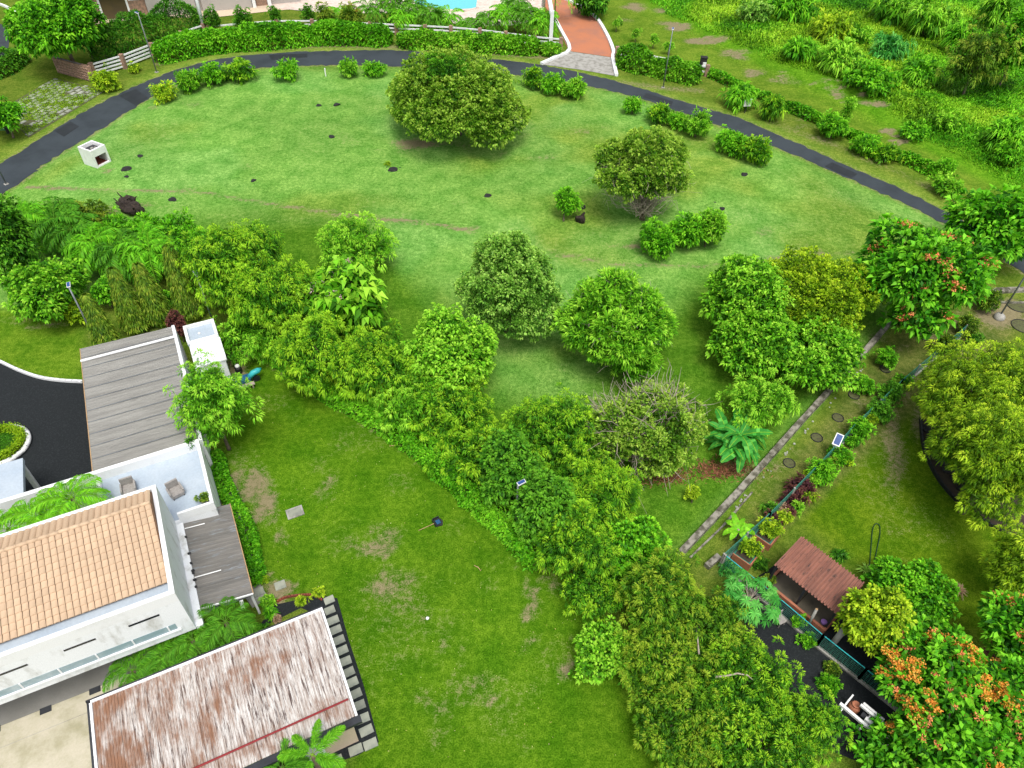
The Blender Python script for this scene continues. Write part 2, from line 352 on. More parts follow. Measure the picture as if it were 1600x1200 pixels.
PAL = {
 'mango': ((.011, .060, .002), (.056, .190, .005), (.205, .365, .014)),
 'mangoy': ((.013, .058, .002), (.062, .170, .005), (.200, .285, .018)),
 'lime': ((.022, .100, .003), (.088, .265, .007), (.225, .430, .030)),
 'bright': ((.016, .092, .002), (.062, .235, .005), (.160, .390, .016)),
 'dome': ((.022, .080, .004), (.098, .210, .011), (.235, .350, .045)),
 'pale': ((.030, .100, .008), (.105, .245, .024), (.235, .390, .070)),
 'deep': ((.009, .050, .003), (.034, .135, .006), (.095, .255, .014)),
 'flame': ((.012, .080, .003), (.050, .215, .005), (.150, .390, .018)),
 'yellow': ((.045, .110, .003), (.145, .255, .006), (.320, .430, .020)),
 'olive': ((.024, .068, .004), (.078, .155, .008), (.190, .250, .024)),
 'blue': ((.010, .090, .010), (.036, .205, .026), (.120, .360, .065)),
 'red': ((.022, .008, .010), (.060, .018, .022), (.140, .055, .040)),
 'dry': ((.09, .05, .03), (.20, .12, .08), (.33, .22, .15)),
}
def lobes_of(rng, K, rl, flat=0.0):
    d = rdir(rng, K*3); d = d[d[:, 2] > -.45][:K]
    c = d*(rng.uniform(.60, .86, size=(len(d), 1))*(1-rl*.5))*1.06
    r = rl*rng.uniform(.70, 1.2, size=len(d))
    c = np.concatenate([c, [[0, 0, 0]]]); r = np.concatenate([r, [.50]]); return c, r
def crown(seed, c, rx, rz, kind, pal, px, dens=1.0, lob=None, bright=.5, holes=.0, shape=None, K=None):
    rng = np.random.default_rng(seed)
    k, rl, cp, nl, br_, Lp, wr, spr, dr = KIND[kind]
    if K: k = K; rl *= (KIND[kind][0]/K)**.35
    lc, lr = lobes_of(rng, k, rl) if lob is None else lob
    ex_ = px*(Lp*.42+cp*br_*.45); rx = max(rx-ex_, rx*.6); rz = max(rz-ex_, rz*.55)
    sc = np.array([rx, rx, rz]); N = 15000
    w = lr**2; idx = rng.choice(len(lr), N, p=w/w.sum()); d = rdir(rng, N)
    q = lc[idx]+d*lr[idx, None]
    keep = rng.random(N) > np.clip(-d[:, 2]-.25, 0, 1)*1.3
    for j in range(len(lr)):
        keep &= ~((((q-lc[j])**2).sum(1) < (lr[j]*.82)**2) & (idx != j))
    if shape is not None: q = shape(q)
    if holes: keep &= (fbm(q[:, 0]*9+seed, q[:, 1]*9+q[:, 2]*7, 2.2, seed % 97) > holes)
    q = q[keep]; d = d[keep]
    s = cp*px
    vox = np.floor((q*sc)/(s*1.1)+rng.random(3)).astype(np.int64)
    _, first = np.unique(vox[:, 0]*7919+vox[:, 1]*104729+vox[:, 2]*1299709, return_index=True)
    rng.shuffle(first); first = first[:int(1250*dens)]
    q = q[first]; d = d[first]; nt_ = len(q)
    nrm = unit(d/sc+np.array([0, 0, .3/rx]))
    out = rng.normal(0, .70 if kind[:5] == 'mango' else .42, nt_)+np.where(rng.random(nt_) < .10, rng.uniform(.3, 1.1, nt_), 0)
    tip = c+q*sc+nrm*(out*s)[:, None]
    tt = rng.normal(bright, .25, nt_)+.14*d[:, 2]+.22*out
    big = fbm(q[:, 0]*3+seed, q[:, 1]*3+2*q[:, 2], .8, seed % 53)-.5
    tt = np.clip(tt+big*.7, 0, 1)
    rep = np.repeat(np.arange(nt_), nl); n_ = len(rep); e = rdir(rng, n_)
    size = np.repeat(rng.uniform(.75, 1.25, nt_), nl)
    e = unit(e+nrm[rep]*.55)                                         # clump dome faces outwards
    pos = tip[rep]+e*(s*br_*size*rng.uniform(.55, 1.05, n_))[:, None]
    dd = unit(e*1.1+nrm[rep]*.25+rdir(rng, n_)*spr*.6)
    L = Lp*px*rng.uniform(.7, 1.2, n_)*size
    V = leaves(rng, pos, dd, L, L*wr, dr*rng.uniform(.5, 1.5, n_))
    C = palette(rng, PAL[pal], np.clip(tt[rep]+.58*((e*nrm[rep]).sum(1)-.60)+rng.normal(0, .08, n_), 0, 1))  # young tips lighter; also paints light and shade of each clump into its leaves
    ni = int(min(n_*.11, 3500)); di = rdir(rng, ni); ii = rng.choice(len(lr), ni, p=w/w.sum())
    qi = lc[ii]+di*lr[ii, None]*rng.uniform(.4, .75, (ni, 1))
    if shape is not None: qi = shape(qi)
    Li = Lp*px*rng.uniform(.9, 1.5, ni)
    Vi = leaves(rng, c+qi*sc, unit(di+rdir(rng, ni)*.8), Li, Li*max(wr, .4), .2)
    Ci = palette(rng, PAL[pal], rng.uniform(0, .35, ni))  # inner leaves kept dark: shade of the gaps between clumps put into their colour
    return [(V, C), (Vi, Ci)], tip, nrm, (lc*sc+c, lr)
def solve(uc, vc, w, h, zb):
    z = zb+2.0
    for _ in range(12):
        C = P(uc, vc, z); dep = depth_at(C); rx = w*dep/F; hd = math.hypot(C[0], C[1])
        a = math.atan2(H-z, hd); hh = h*dep/F*1.0
        rz = math.sqrt(max(hh**2-(rx*math.sin(a))**2, 0))/math.cos(a); rz = max(rz, .45*rx, .2)
        g = float(hgt(C[0], C[1])); z = g+zb+rz
    return C, rx, rz, dep/F, g
def limbs(mb, rng, base, c, lobes, r0):
    """trunk and boughs in world space"""
    lc, lr = lobes; base = np.array(base); hub = base+(np.array(c)-base)*.55
    k = (base+hub)/2+np.array([rng.normal()*.06, rng.normal()*.06, 0])*np.linalg.norm(hub-base)
    mb.tube([base-[0, 0, .15], base+(k-base)*.3, k, hub], [r0*1.35, r0*1.05, r0*.9, r0*.75], 7)
    for j in range(min(len(lr)-1, 9)):
        e = lc[j]; mid = hub+(e-hub)*.5+rng.normal(size=3)*.08*np.linalg.norm(e-hub)
        mb.tube([hub, mid, e], [r0*.5, r0*.33, r0*.12], 5)
def tree(name, label, cat, uc, vc, w, h, zb, kind, pal, seed, group=None, lean=(0, 0), dens=1.0, bright=.5, holes=0, extra=None, shape=None, K=None, trunk_r=None, crown_name='crown', basepx=None):
    C, rx, rz, px, g = solve(uc, vc, w, h, zb); px *= min(1.0, max(.42, (w/34)**.6))
    bx, by = (C[0]+lean[0], C[1]+lean[1]) if basepx is None else P(*basepx)[:2]; base = (bx, by, float(hgt(bx, by)))
    t = T(name, label, cat, base, 0, group); rng = np.random.default_rng(seed+7)
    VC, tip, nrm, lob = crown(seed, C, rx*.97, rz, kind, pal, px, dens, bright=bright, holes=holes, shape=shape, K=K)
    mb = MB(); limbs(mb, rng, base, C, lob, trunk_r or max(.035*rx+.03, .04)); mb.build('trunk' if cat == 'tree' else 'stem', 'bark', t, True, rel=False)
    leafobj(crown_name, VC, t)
    if extra: extra(t, rng, C, rx, rz, px, tip, nrm)
    return t

# ------------------------------------------------------------------ ground (one sheet to the horizon)
def axis(lo, hi, step, far):
    a = list(np.arange(lo, hi+.01, step)); s = step; left = []; x = lo
    while x > -far: s *= 1.45; x -= s; left.append(x)
    s = step; right = []; x = hi
    while x < far: s *= 1.45; x += s; right.append(x)
    return np.array(left[::-1]+a+right)
gx = axis(-76, 80, .5, 2500); gy = axis(4, 128, .5, 2500)
GX, GY = np.meshgrid(gx, gy); gz = hgt(GX, GY)
U, Vp = proj(GX, GY, gz)
nz = fbm(GX, GY, 6, 2); nz2 = fbm(GX, GY, 2.4, 12); nz3 = fbm(GX, GY, 3.6, 61)
def sm(poly, s=14):                                   # soft mask of a photo-space outline
    ins = inpoly(U, Vp, poly); d = distline(U, Vp, poly, True); return np.where(ins, .5+.5*np.clip(d/s, 0, 1), .5-.5*np.clip(d/s, 0, 1))
MINT = np.array([.140, .305, .058]); NEAR = np.array([.070, .166, .008]); OLIVE = np.array([.105, .165, .022])
FRESH = np.array([.074, .185, .011]); VERGE = np.array([.120, .190, .028]); WILDC = np.array([.090, .230, .012])
colr = np.broadcast_to(OLIVE, GX.shape+(3,)).copy(); bare = np.zeros(GX.shape)
def over(mask, c):
    global colr
    colr = colr*(1-mask[..., None])+c*mask[..., None]
over(sm([(-300, 600), (20, 290), (240, 145), (430, 105), (700, 105), (960, 140), (1250, 245), (1500, 355), (1400, 500), (1065, 870), (900, 800), (480, 560), (280, 420)], 10), MINT)
over(sm([(280, 350), (560, 330), (720, 520), (780, 620), (900, 640), (1100, 430), (1330, 400), (1380, 500), (1065, 870), (900, 860), (480, 600)], 26)*.92, FRESH*.92)
over(sm([(350, 560), (480, 545), (640, 680), (830, 850), (930, 950), (1050, 1210), (1100, 1500), (300, 1500), (560, 1180), (500, 930), (420, 930), (350, 730)], 12), NEAR)
over(sm([(1250, 820), (1200, 850), (1440, 620), (1500, 560), (1640, 640), (1700, 1100), (1400, 930)], 16), np.array([.085, .165, .008]))
over(sm([(1100, 900), (1400, 520), (1560, 460), (1640, 480), (1450, 620), (1150, 900)], 8), np.array([.115, .150, .035]))
over(sm(WILD_PX, 12), WILDC)
over(sm([(960, 90), (1100, 110), (1300, 200), (1480, 300), (1600, 330), (1300, 150), (1150, 90), (1000, 0), (900, -40)], 10)*.8, np.array([.115, .205, .02]))
over(sm([(0, 480), (130, 480), (130, 600), (60, 595), (0, 570), (-200, 520), (-200, 440)], 8), np.array([.10, .20, .014]))
# broad drifts of paler and browner turf
lawnm = sm([(0, 290), (240, 150), (430, 107), (960, 145), (1500, 360), (1380, 470), (1330, 400), (1100, 430), (900, 560), (780, 560), (560, 360), (280, 350)], 12)
dr = sstep(.42, .62, fbm(GX, GY, 13, 77))
over(lawnm*dr*.62, np.array([.160, .240, .030]))
over(lawnm*sstep(.55, .7, fbm(GX, GY, 10, 91))*.6, np.array([.150, .335, .080]))
bare += lawnm*(.10+.26*sstep(.48, .70, fbm(GX, GY, 7, 41)))
nearm = sm([(350, 560), (480, 545), (640, 680), (830, 850), (930, 950), (1050, 1210), (560, 1180), (500, 930), (420, 930), (350, 730)], 12); bare += nearm*(.10+.30*sstep(.45, .68, fbm(GX, GY, 3.2, 43)))
rightm = sm([(1060, 870), (1400, 500), (1560, 460), (1640, 640), (1560, 900), (1400, 930), (1250, 820)], 10); bare += rightm*(.12+.25*sstep(.45, .7, fbm(GX, GY, 3, 47)))
_pr = np.random.default_rng(17)
def patch(u, v, ru, rv, amt):
    global bare
    d = np.full(U.shape, 99.0)
    for _ in range(7): a_ = _pr.uniform(.25, .6); d = np.minimum(d, ((U-u-_pr.normal()*ru*.55)/(ru*a_))**2+((Vp-v-_pr.normal()*rv*.55)/(rv*a_))**2)
    bare = np.maximum(bare, amt*1.15*np.exp(-d*.9)*np.clip(-.45+2.7*nz3, 0, 1.5))
for p in [(700, 240, 110, 18, .55), (300, 190, 50, 20, .42), (350, 185, 40, 16, .4), (190, 200, 20, 8, .5), (165, 262, 14, 7, .7), (820, 200, 60, 30, .4), (1240, 345, 60, 30, .42), (960, 200, 60, 22, .42), (640, 330, 70, 26, .38), (560, 260, 80, 40, .38), (430, 250, 90, 40, .34),
          (1270, 395, 60, 9, .5), (735, 360, 30, 5, .55), (1000, 415, 120, 5, .36),
          (390, 770, 45, 50, .82), (415, 840, 40, 60, .72), (372, 740, 22, 40, .8), (505, 735, 40, 26, .55), (500, 770, 30, 20, .5), (560, 825, 26, 20, .6), (545, 850, 30, 20, .45), (600, 860, 60, 40, .5), (650, 900, 70, 40, .5), (620, 970, 40, 40, .42), (690, 990, 30, 30, .58), (720, 1060, 30, 45, .52), (690, 1090, 50, 40, .5), (760, 1090, 26, 30, .5), (710, 1150, 40, 40, .5), (790, 880, 40, 26, .5), (830, 940, 18, 40, .6), (880, 1045, 18, 20, .85), (845, 1005, 20, 24, .55), (430, 920, 26, 20, .85), (690, 940, 80, 50, .42), (800, 1170, 40, 30, .4),
          (900, 640, 90, 60, .38), (860, 600, 40, 30, .35), (1170, 790, 10, 8, .95), (1078, 797, 11, 9, 1.1), (1100, 770, 60, 16, .4), (1190, 740, 60, 26, .5), (1230, 600, 40, 40, .35),
          (1340, 625, 40, 16, .6), (1255, 700, 22, 14, .7), (1215, 760, 20, 16, .6), (1420, 545, 70, 26, .8), (1480, 520, 60, 30, .7), (1400, 700, 30, 80, .68), (1440, 640, 20, 60, .75), (1380, 600, 20, 20, .6), (1290, 830, 36, 20, .5), (1395, 790, 40, 34, .42), (1540, 430, 70, 50, .95), (1600, 470, 60, 40, .8),
          (1010, 15, 40, 10, .9), (1060, 40, 40, 9, .9), (1110, 62, 40, 9, .9), (1160, 85, 40, 10, .9), (1210, 115, 36, 10, .95), (1190, 112, 30, 10, .9), (1240, 125, 30, 9, .9), (1330, 140, 34, 9, .9), (1300, 145, 24, 7, .8), (1365, 165, 28, 8, .75), (1385, 205, 26, 7, .85), (1410, 218, 22, 6, .8), (1290, 130, 20, 6, .8), (1130, 120, 50, 12, .4), (1260, 190, 60, 12, .5), (1340, 235, 60, 12, .45),
          (735, 230, 100, 12, .85), (1000, 385, 40, 10, .6), (200, 330, 60, 12, .5), (170, 480, 40, 50, .75), (60, 495, 60, 12, .65), (260, 480, 50, 40, .7), (430, 540, 60, 20, .9), (360, 560, 30, 26, .85)]: patch(*p)
hedge_line = [(385, 545), (500, 612), (600, 672), (700, 745), (800, 830), (870, 920)]
dl = distline(U, Vp, hedge_line); bare = np.maximum(bare, .78*np.exp(-(dl/12)**2)*(.6+.8*nz2))
for ln, wd, am in [([(40, 292), (180, 298), (300, 298), (430, 320), (560, 338), (680, 350), (740, 362)], 4.0, .95), ([(860, 395), (960, 412), (1080, 418), (1200, 405), (1330, 395)], 4.0, .8)]:
    dl = distline(U, Vp, ln); bare = np.maximum(bare, am*np.exp(-(dl/wd)**2)*(.5+.9*nz2))
# verges along the road
dF = distline(GX, GY, RF[8:]); dN = distline(GX, GY, RN[8:]); inr = inpoly(GX, GY, RF+RN[::-1])
vm = np.clip(1-dF/2.6, 0, 1)*(~inpoly(GX, GY, LAWN)); over(np.clip(vm*1.3, 0, 1), VERGE*1.25); bare = np.maximum(bare, np.exp(-(dF/.7)**2)*.62)
bare = np.maximum(bare, np.exp(-(dN/.5)**2)*.75)
dh = distline(U, Vp, [(245, 100), (330, 82), (430, 75), (520, 71), (620, 74), (760, 82), (870, 92)]); bare = np.maximum(bare, .8*np.exp(-(dh/5)**2))
dh = distline(U, Vp, [(965, 128), (1040, 138), (1098, 142)]); bare = np.maximum(bare, .7*np.exp(-(dh/6)**2))
dh = distline(U, Vp, [(1200, 190), (1300, 225), (1400, 268), (1480, 305)]); bare = np.maximum(bare, .55*np.exp(-(dh/10)**2)*(.5+nz2))
colr = colr*(.86+.28*nz[..., None])
ny_, nx_ = GX.shape
verts = np.stack([GX, GY, gz], -1).reshape(-1, 3)
ii = np.arange(nx_*ny_).reshape(ny_, nx_); q = np.stack([ii[:-1, :-1], ii[:-1, 1:], ii[1:, 1:], ii[1:, :-1]], -1).reshape(-1, 4)
me = bpy.data.meshes.new('ground'); me.vertices.add(len(verts)); me.vertices.foreach_set('co', verts.astype(np.float32).ravel())
me.loops.add(q.size); me.loops.foreach_set('vertex_index', q.astype(np.int32).ravel()); me.polygons.add(len(q)); me.polygons.foreach_set('loop_start', np.arange(0, q.size, 4, dtype=np.int32))
me.update(calc_edges=True); me.polygons.foreach_set('use_smooth', np.ones(len(q), bool))
ca = me.color_attributes.new('Col', 'FLOAT_COLOR', 'POINT'); cc = np.ones((len(verts), 4), np.float32); cc[:, :3] = colr.reshape(-1, 3); ca.data.foreach_set('color', cc.ravel())
fa = me.attributes.new('bare', 'FLOAT', 'POINT'); fa.data.foreach_set('value', bare.astype(np.float32).ravel()); me.materials.append(M['lawn'])
tag(link(bpy.data.objects.new('ground', me)), 'green lawn and open ground of the gardens and field', None, None, 'structure')

def sheet(name, poly, z, mat, label, thick=None, parent=None, kind='structure'):
    mb = MB()
    if thick: mb.prism(poly, z-thick, z)
    else: mb.poly([(p[0], p[1], z) for p in poly])
    o = mb.build(name, mat, parent)
    if parent is None: tag(o, label, None, None, kind)
    return o
rnd = random.Random(4)
def ragged(pts, amp, step=.5):
    out = []
    for a, b_ in zip(pts[:-1], pts[1:]):
        L = np.hypot(*(b_-a)); k = max(1, int(L/step)); nrm_ = np.array([-(b_-a)[1], (b_-a)[0]])/max(L, 1e-6)
        for i in range(k): out.append(a+(b_-a)*i/k+nrm_*rnd.uniform(-amp, amp))
    return out+[pts[-1]]
def strip(name, A, B, z, mat, label, parent=None):
    n_ = min(len(A), len(B)); mb = MB()
    for i in range(n_): mb.v += [(*map(float, A[i]), z), (*map(float, B[i]), z)]
    mb.f = [(2*i, 2*i+1, 2*i+3, 2*i+2) for i in range(n_-1)]
    o = mb.build(name, mat, parent)
    if parent is None: tag(o, label, None, None, 'structure')
    return o
def resample(pts, n_):
    pts = np.array(pts); s = np.concatenate([[0], np.cumsum(np.hypot(*np.diff(pts, axis=0).T))]); t = np.linspace(0, s[-1], n_)
    return np.stack([np.interp(t, s, pts[:, 0]), np.interp(t, s, pts[:, 1])], 1)
A = resample(RF, 300)
_d = np.array([[np.argmin(np.hypot(*(np.array(RN_)-a).T)) for a in A] for RN_ in [resample(RN, 1500)]])[0]; _d = np.maximum.accumulate(_d); B = resample(RN, 1500)[_d]
_n = unit2 = (A-B)/np.maximum(np.hypot(*(A-B).T), .1)[:, None]; jr = np.random.default_rng(3)
road = strip('road', A+_n*jr.normal(size=(300, 1))*.09, B+_n*jr.normal(size=(300, 1))*.11, .02, 'asphalt', 'dark asphalt lane curving around the lawn')
strip('tar_patch', G([(186, 150), (200, 144), (212, 139)]), G([(213, 166), (222, 160), (232, 153)]), .026, 'tar_patch', None, road)
# second bit of lane at the upper left
sheet('side_road', spline(G([(-60, 20), (-10, 34), (8, 42), (14, 58), (12, 78), (0, 92), (-60, 110)]), 4), .022, 'asphalt', 'end of a second asphalt lane at the picture edge')

def kerb(name, label, pts, w, h, mat='white_paint', parent=None, cat='kerb', z0=0.0, n=4):
    sp = spline(G(pts), n); mb = MB()
    for a, b_ in zip(sp[:-1], sp[1:]):
        d = (b_-a)/max(np.hypot(*(b_-a)), 1e-6); mb.bar((a[0]-d[0]*.02, a[1]-d[1]*.02, z0+h/2), (b_[0]+d[0]*.02, b_[1]+d[1]*.02, z0+h/2), w, h)
    o = mb.build(name, mat, parent)
    if parent is None: tag(o, label, None, None, 'structure')
    return o
# red driveway with concrete apron
drive = sheet('driveway', G([(800, -60), (835, -14), (864, 28), (889, 80), (958, 90), (946, 52), (926, 24), (886, 0), (855, -20), (840, -60)]), .03, 'red_paving', 'red brick driveway climbing to the gate')
mbp = sheet('apron', G([(889, 80.5), (846, 101), (905, 109), (962, 119), (958, 90.5)]), .034, 'concrete', None, parent=drive)
kerb('kerb', None, [(846, 101), (868, 91), (890, 79), (878, 52), (866, 30), (858, 22)], .4, .28, parent=drive, n=3)
kerb('kerb', None, [(855, -10), (886, 1), (926, 24), (946, 52), (958, 80), (957, 92), (963, 119)], .4, .28, parent=drive, n=3)
# pool terrace beyond the palms
terr = sheet('pool_terrace', G([(400, -40), (420, 12), (520, 22), (640, 20), (730, 42), (800, 40), (850, 30), (850, -40)]), .05, 'deck_stone', 'pale stone terrace around the swimming pool')
sheet('pool_water', G([(640, -30), (648, 9), (700, 16), (746, 13), (745, -30)]), .056, 'water', None, parent=terr)
kerb('pool_edge', None, [(640, -30), (648, 9), (700, 16), (746, 13), (745, -30)], .35, .12, 'deck_stone', terr, n=2)
sheet('paved_yard', G([(140, 40), (168, 36), (240, 27), (330, 28), (430, 17), (520, 10), (520, -40), (100, -40)]), .04, 'sand_paving', 'sand coloured paved yard in front of the far house')
# gravel driveway beside the carport, white kerb
sheet('gravel_drive', spline(G([(-60, 540), (0, 566), (60, 590), (126, 598)]), 4)+G([(165, 585), (200, 700), (120, 760), (40, 800), (-60, 830)]), .03, 'gravel', 'black gravel forecourt beside the grey carport')
kerb('kerb_white', 'curved white painted kerb between lawn and black gravel', [(-60, 538), (0, 566), (30, 580), (62, 591), (95, 596), (129, 598)], .16, .2)
kerb('kerb_side_road', 'white painted kerb at the far upper left corner', [(-30, 0), (0, 8), (14, 14), (30, 24)], .3, .25)
# paved parking pad with grass joints, pavers one by one
pad = sheet('parking_pad', G([(45, 215), (20, 190), (12, 165), (85, 122), (165, 142), (100, 182)]),   .015, 'ring_soil', 'grass jointed paver parking pad beside the lane')
a0 = P(45, 213)[:2]; ex = P(162, 144)[:2]-a0; L0 = np.hypot(*ex); ex /= L0; ey = np.array([-ex[1], ex[0]])
pv = MB().box(-.37, .37, -.24, .24, 0, .05).mesh('paver', 'slab'); k = 0
padpoly = G([(45, 213), (22, 192), (14, 168), (84, 124), (162, 143)])
for i in range(40):
    for j in range(30):
        p = a0+ex*(.45+i*.92+(.46 if j % 2 else 0))+ey*(.3+j*.62)
        if inpoly(p[0], p[1], padpoly) and rnd.random() < .80 and k < 290:
            o = link(bpy.data.objects.new('paver', pv), pad); o.location = (p[0], p[1], .012+rnd.uniform(-.012, .004)); o.rotation_euler = (rnd.uniform(-.02, .02), rnd.uniform(-.02, .02), math.atan2(ex[1], ex[0])+rnd.uniform(-.05, .05)); o.scale = (rnd.uniform(.85, 1), rnd.uniform(.85, 1), 1); k += 1
# tufts in the pad joints
rng = np.random.default_rng(8); pp = G([(45, 213), (22, 192), (14, 168), (84, 124), (162, 143)]); pa = np.array(pp)
X = rng.uniform(pa[:, 0].min(), pa[:, 0].max(), 18000); Y = rng.uniform(pa[:, 1].min(), pa[:, 1].max(), 18000); ok = inpoly(X, Y, pp) & (fbm(X, Y, 2.5, 4) > .36); X = X[ok]; Y = Y[ok]; n_ = len(X)
dd = unit(np.stack([rng.normal(size=n_)*.7, rng.normal(size=n_)*.7, np.ones(n_)], 1)); tg = leafobj('joint_grass', [(leaves(rng, np.stack([X, Y, np.full(n_, .01)], 1), dd, rng.uniform(.1, .22, n_), .07, .3), palette(rng, PAL['yellow'], rng.uniform(.1, .7, n_)))], pad); tg['kind'] = 'stuff'

# ------------------------------------------------------------------ the house compound (local frame: x east along the roof, y north)
ROT = math.radians(27.3); HO = (-16.83, 20.76, 0.0)
def corr(x0, x1, y0, y1, zf, along='x', pitch=.25, amp=.03, name='roof_sheet'):
    """ribbed sheet; ribs run along the given axis"""
    mb = MB(); lo, hi = (y0, y1) if along == 'x' else (x0, x1); n_ = max(1, int(round((hi-lo)/pitch))); p = (hi-lo)/n_
    prof = []
    for i in range(n_):
        s = lo+i*p; prof += [(s, 0), (s+p*.55, 0), (s+p*.65, amp), (s+p*.9, amp)]
    prof.append((hi, 0))
    for s, dz in prof:
        for e in ((x0, x1) if along == 'x' else (y0, y1)):
            x, y = (e, s) if along == 'x' else (s, e); mb.v.append((x, y, zf(x, y)+dz))
    mb.f = [(2*i, 2*i+1, 2*i+3, 2*i+2) for i in range(len(prof)-1)]; return mb
house = T('house', 'white two storey house with orange tiled roof and roof terrace', 'house', HO, ROT)
XW = -15.0
# ground storey (recessed under the upper box), upper storey box with parapet
MB().box(XW, -.2, -4.3, -.15, -.1, 2.8).build('ground_storey_wall', 'white_wall', house)
MB().box(XW, 0, -6.28, 0, 2.8, 5.35).build('wall', 'white_wall', house)
par = MB(); par.box(XW, 0, -.20, 0, 5.352, 6.0); par.box(XW, 0, -6.28, -6.08, 5.352, 6.0); par.box(-.2, 0, -6.078, -.202, 5.352, 6.0)
par.build('parapet', 'white_paint', house)
gut = MB().box(XW, -.202, -6.078, -5.2, 5.352, 5.36); gut.build('gutter', 'terrace_floor', house)
MB().box(XW, -.202, -.60, -.202, 5.352, 5.362).build('gutter', 'dark_metal', house)
for x0, x1 in ((-4.67, -3.46), (-2.18, -.95), (-7.2, -6.0)):
    MB().box(x0, x1, -6.300, -6.2, 4.82, 4.93).build('vent_slot', 'glass_dark', house)
rw = MB().box(-15, -.62, -6.29, -6.2, 3.36, 3.80).build('ribbon_window', 'ribbon_glass', house)
for x in np.arange(-14, -.7, 1.45): MB().box(x-.03, x+.03, -6.31, -6.291, 3.36, 3.80).build('mullion', 'white_paint', rw)
MB().box(-15, -.5, -6.36, -6.282, 3.24, 3.34).build('window_sill', 'white_paint', house)
# tiled roof
zr, ze, yr, ye, yb, zb_ = 6.5, 5.55, -1.45, -5.32, -.42, 6.12
rf = MB(); rf.poly([(XW, yr, zr-.05), (-.21, yr, zr-.05), (-.21, ye+.1, ze-.04), (XW, ye+.1, ze-.04)]); rf.poly([(XW, yr, zr-.05), (XW, yb, zb_-.05), (-.21, yb, zb_-.05), (-.21, yr, zr-.05)])
rf.poly([(-.215, yr, zr-.06), (-.215, yb, zb_-.06), (-.215, yb, 5.36), (-.215, ye+.1, 5.36), (-.215, ye+.1, ze-.05)]); rf.poly([(XW, ye+.12, 5.36), (-.22, ye+.12, 5.36), (-.22, ye+.12, ze-.05), (XW, ye+.12, ze-.05)])
roof = rf.build('roof', 'roof_felt', house)
NC = 12; sl = math.hypot(yr-ye, zr-ze); cl = sl/NC; cw = .265; ang = math.atan2(zr-ze, yr-ye)
def tile_mesh(name, wd, ln, hgt_, overlap=.03):
    mb = MB(); k = 6
    for e, (yy, s, dz) in enumerate(((0, 1.0, .022), (-ln-overlap, 1.0, .0))):
        pass
    rows = [(-(ln+overlap*.3), 1.0, .045), (overlap*.2, .97, .006)]
    for yy, s, dz in rows:
        for i in range(k+1):
            t = i/k; mb.v.append(((t-.5)*wd*s, yy, dz+hgt_*math.sin(math.pi*t)**.8))
    for i in range(k): mb.f.append((i, i+1, k+1+i+1, k+1+i))
    b0 = len(mb.v)
    for i in range(k+1):
        t = i/k; mb.v.append(((t-.5)*wd, -(ln+overlap*.3)+.001, -.03+hgt_*math.sin(math.pi*t)**.8))
    for i in range(k): mb.f.append((i+1, i, b0+i, b0+i+1))
    return mb.mesh(name, 'roof_tile')
tm = tile_mesh('roof_tile', cw*.93, cl, .04)
ncol = int((-.23-XW)/cw); cnt = 0; rest = MB()
for i in range(ncol):
    x = -.24-cw*(i+.5)
    for j in range(NC):
        y = yr-(yr-ye)*j/NC; z = zr-(zr-ze)*j/NC
        if cnt < 297:
            o = link(bpy.data.objects.new('roof_tile', tm), roof); o.location = (x, y, z+rnd.uniform(-.004, .004)); o.rotation_euler = (ang+rnd.uniform(-.008, .008), 0, rnd.uniform(-.012, .012)); cnt += 1
        else:
            k = len(rest.v); ca_, sa_ = math.cos(ang), math.sin(ang)
            rest.v += [(x+v.co.x, y+v.co.y*ca_-v.co.z*sa_, z+v.co.y*sa_+v.co.z*ca_) for v in tm.vertices]; rest.f += [tuple(k+q_ for q_ in p.vertices) for p in tm.polygons]
o = rest.build('roof_tile_rest', 'roof_tile', roof); o['kind'] = 'stuff'
bl = math.hypot(yr-yb, zr-zb_); tb = tile_mesh('back_tile', cw*.985, bl, .075); angb = math.atan2(zr-zb_, yb-yr)
for i in range(int(9/cw)):
    o = link(bpy.data.objects.new('back_tile', tb), roof); o.location = (-.24-cw*(i+.5), yr, zr); o.rotation_euler = (angb, 0, math.pi); o.rotation_mode = 'XYZ'
for i in range(26):
    mb = MB(); x = -.24-.42*i
    mb.tube([(x, yr, zr+.035), (x-.44, yr, zr+.028)], .10, 8); mb.build('ridge_tile', 'roof_tile', roof, True)
# terrace block
MB().box(-3.3, 2.0, -.12, 4.5, -.1, 2.98).build('terrace_block', 'white_wall', house)
MB().box(-3.1, 1.86, .002, 4.28, 2.982, 3.0).build('terrace_floor', 'terrace_floor', house)
tp = MB(); tp.box(-9.5, 2.02, 4.28, 4.52, 2.4, 3.6); tp.box(1.86, 2.02, -.13, 4.278, 2.983, 3.55); tp.box(.25, 1.858, -.13, .0, 2.983, 3.55); tp.box(-3.3, -3.1, .002, 4.278, 2.983, 3.25); tp.build('terrace_parapet', 'white_paint', house)
MB().box(-9.5, -9.3, .002, 4.278, -.1, 3.4).build('courtyard_wall', 'white_wall', house)
MB().box(-9.298, -3.302, 4.29, 4.5, -.1, 2.398).build('courtyard_wall', 'white_wall', house)
# porch roof west with skylight
MB().box(-15, -6.9, 4.53, 8.0, 2.45, 2.72).build('porch_roof', 'terrace_floor', house)
MB().box(-9.3, -8.2, 4.9, 6.9, 2.722, 2.95).build('skylight', 'white_paint', house)
for x, y in ((-7.1, 7.8), (-11.5, 7.8)): MB().box(x-.12, x+.12, y-.12, y+.12, -.05, 2.45).build('porch_post', 'white_paint', house)
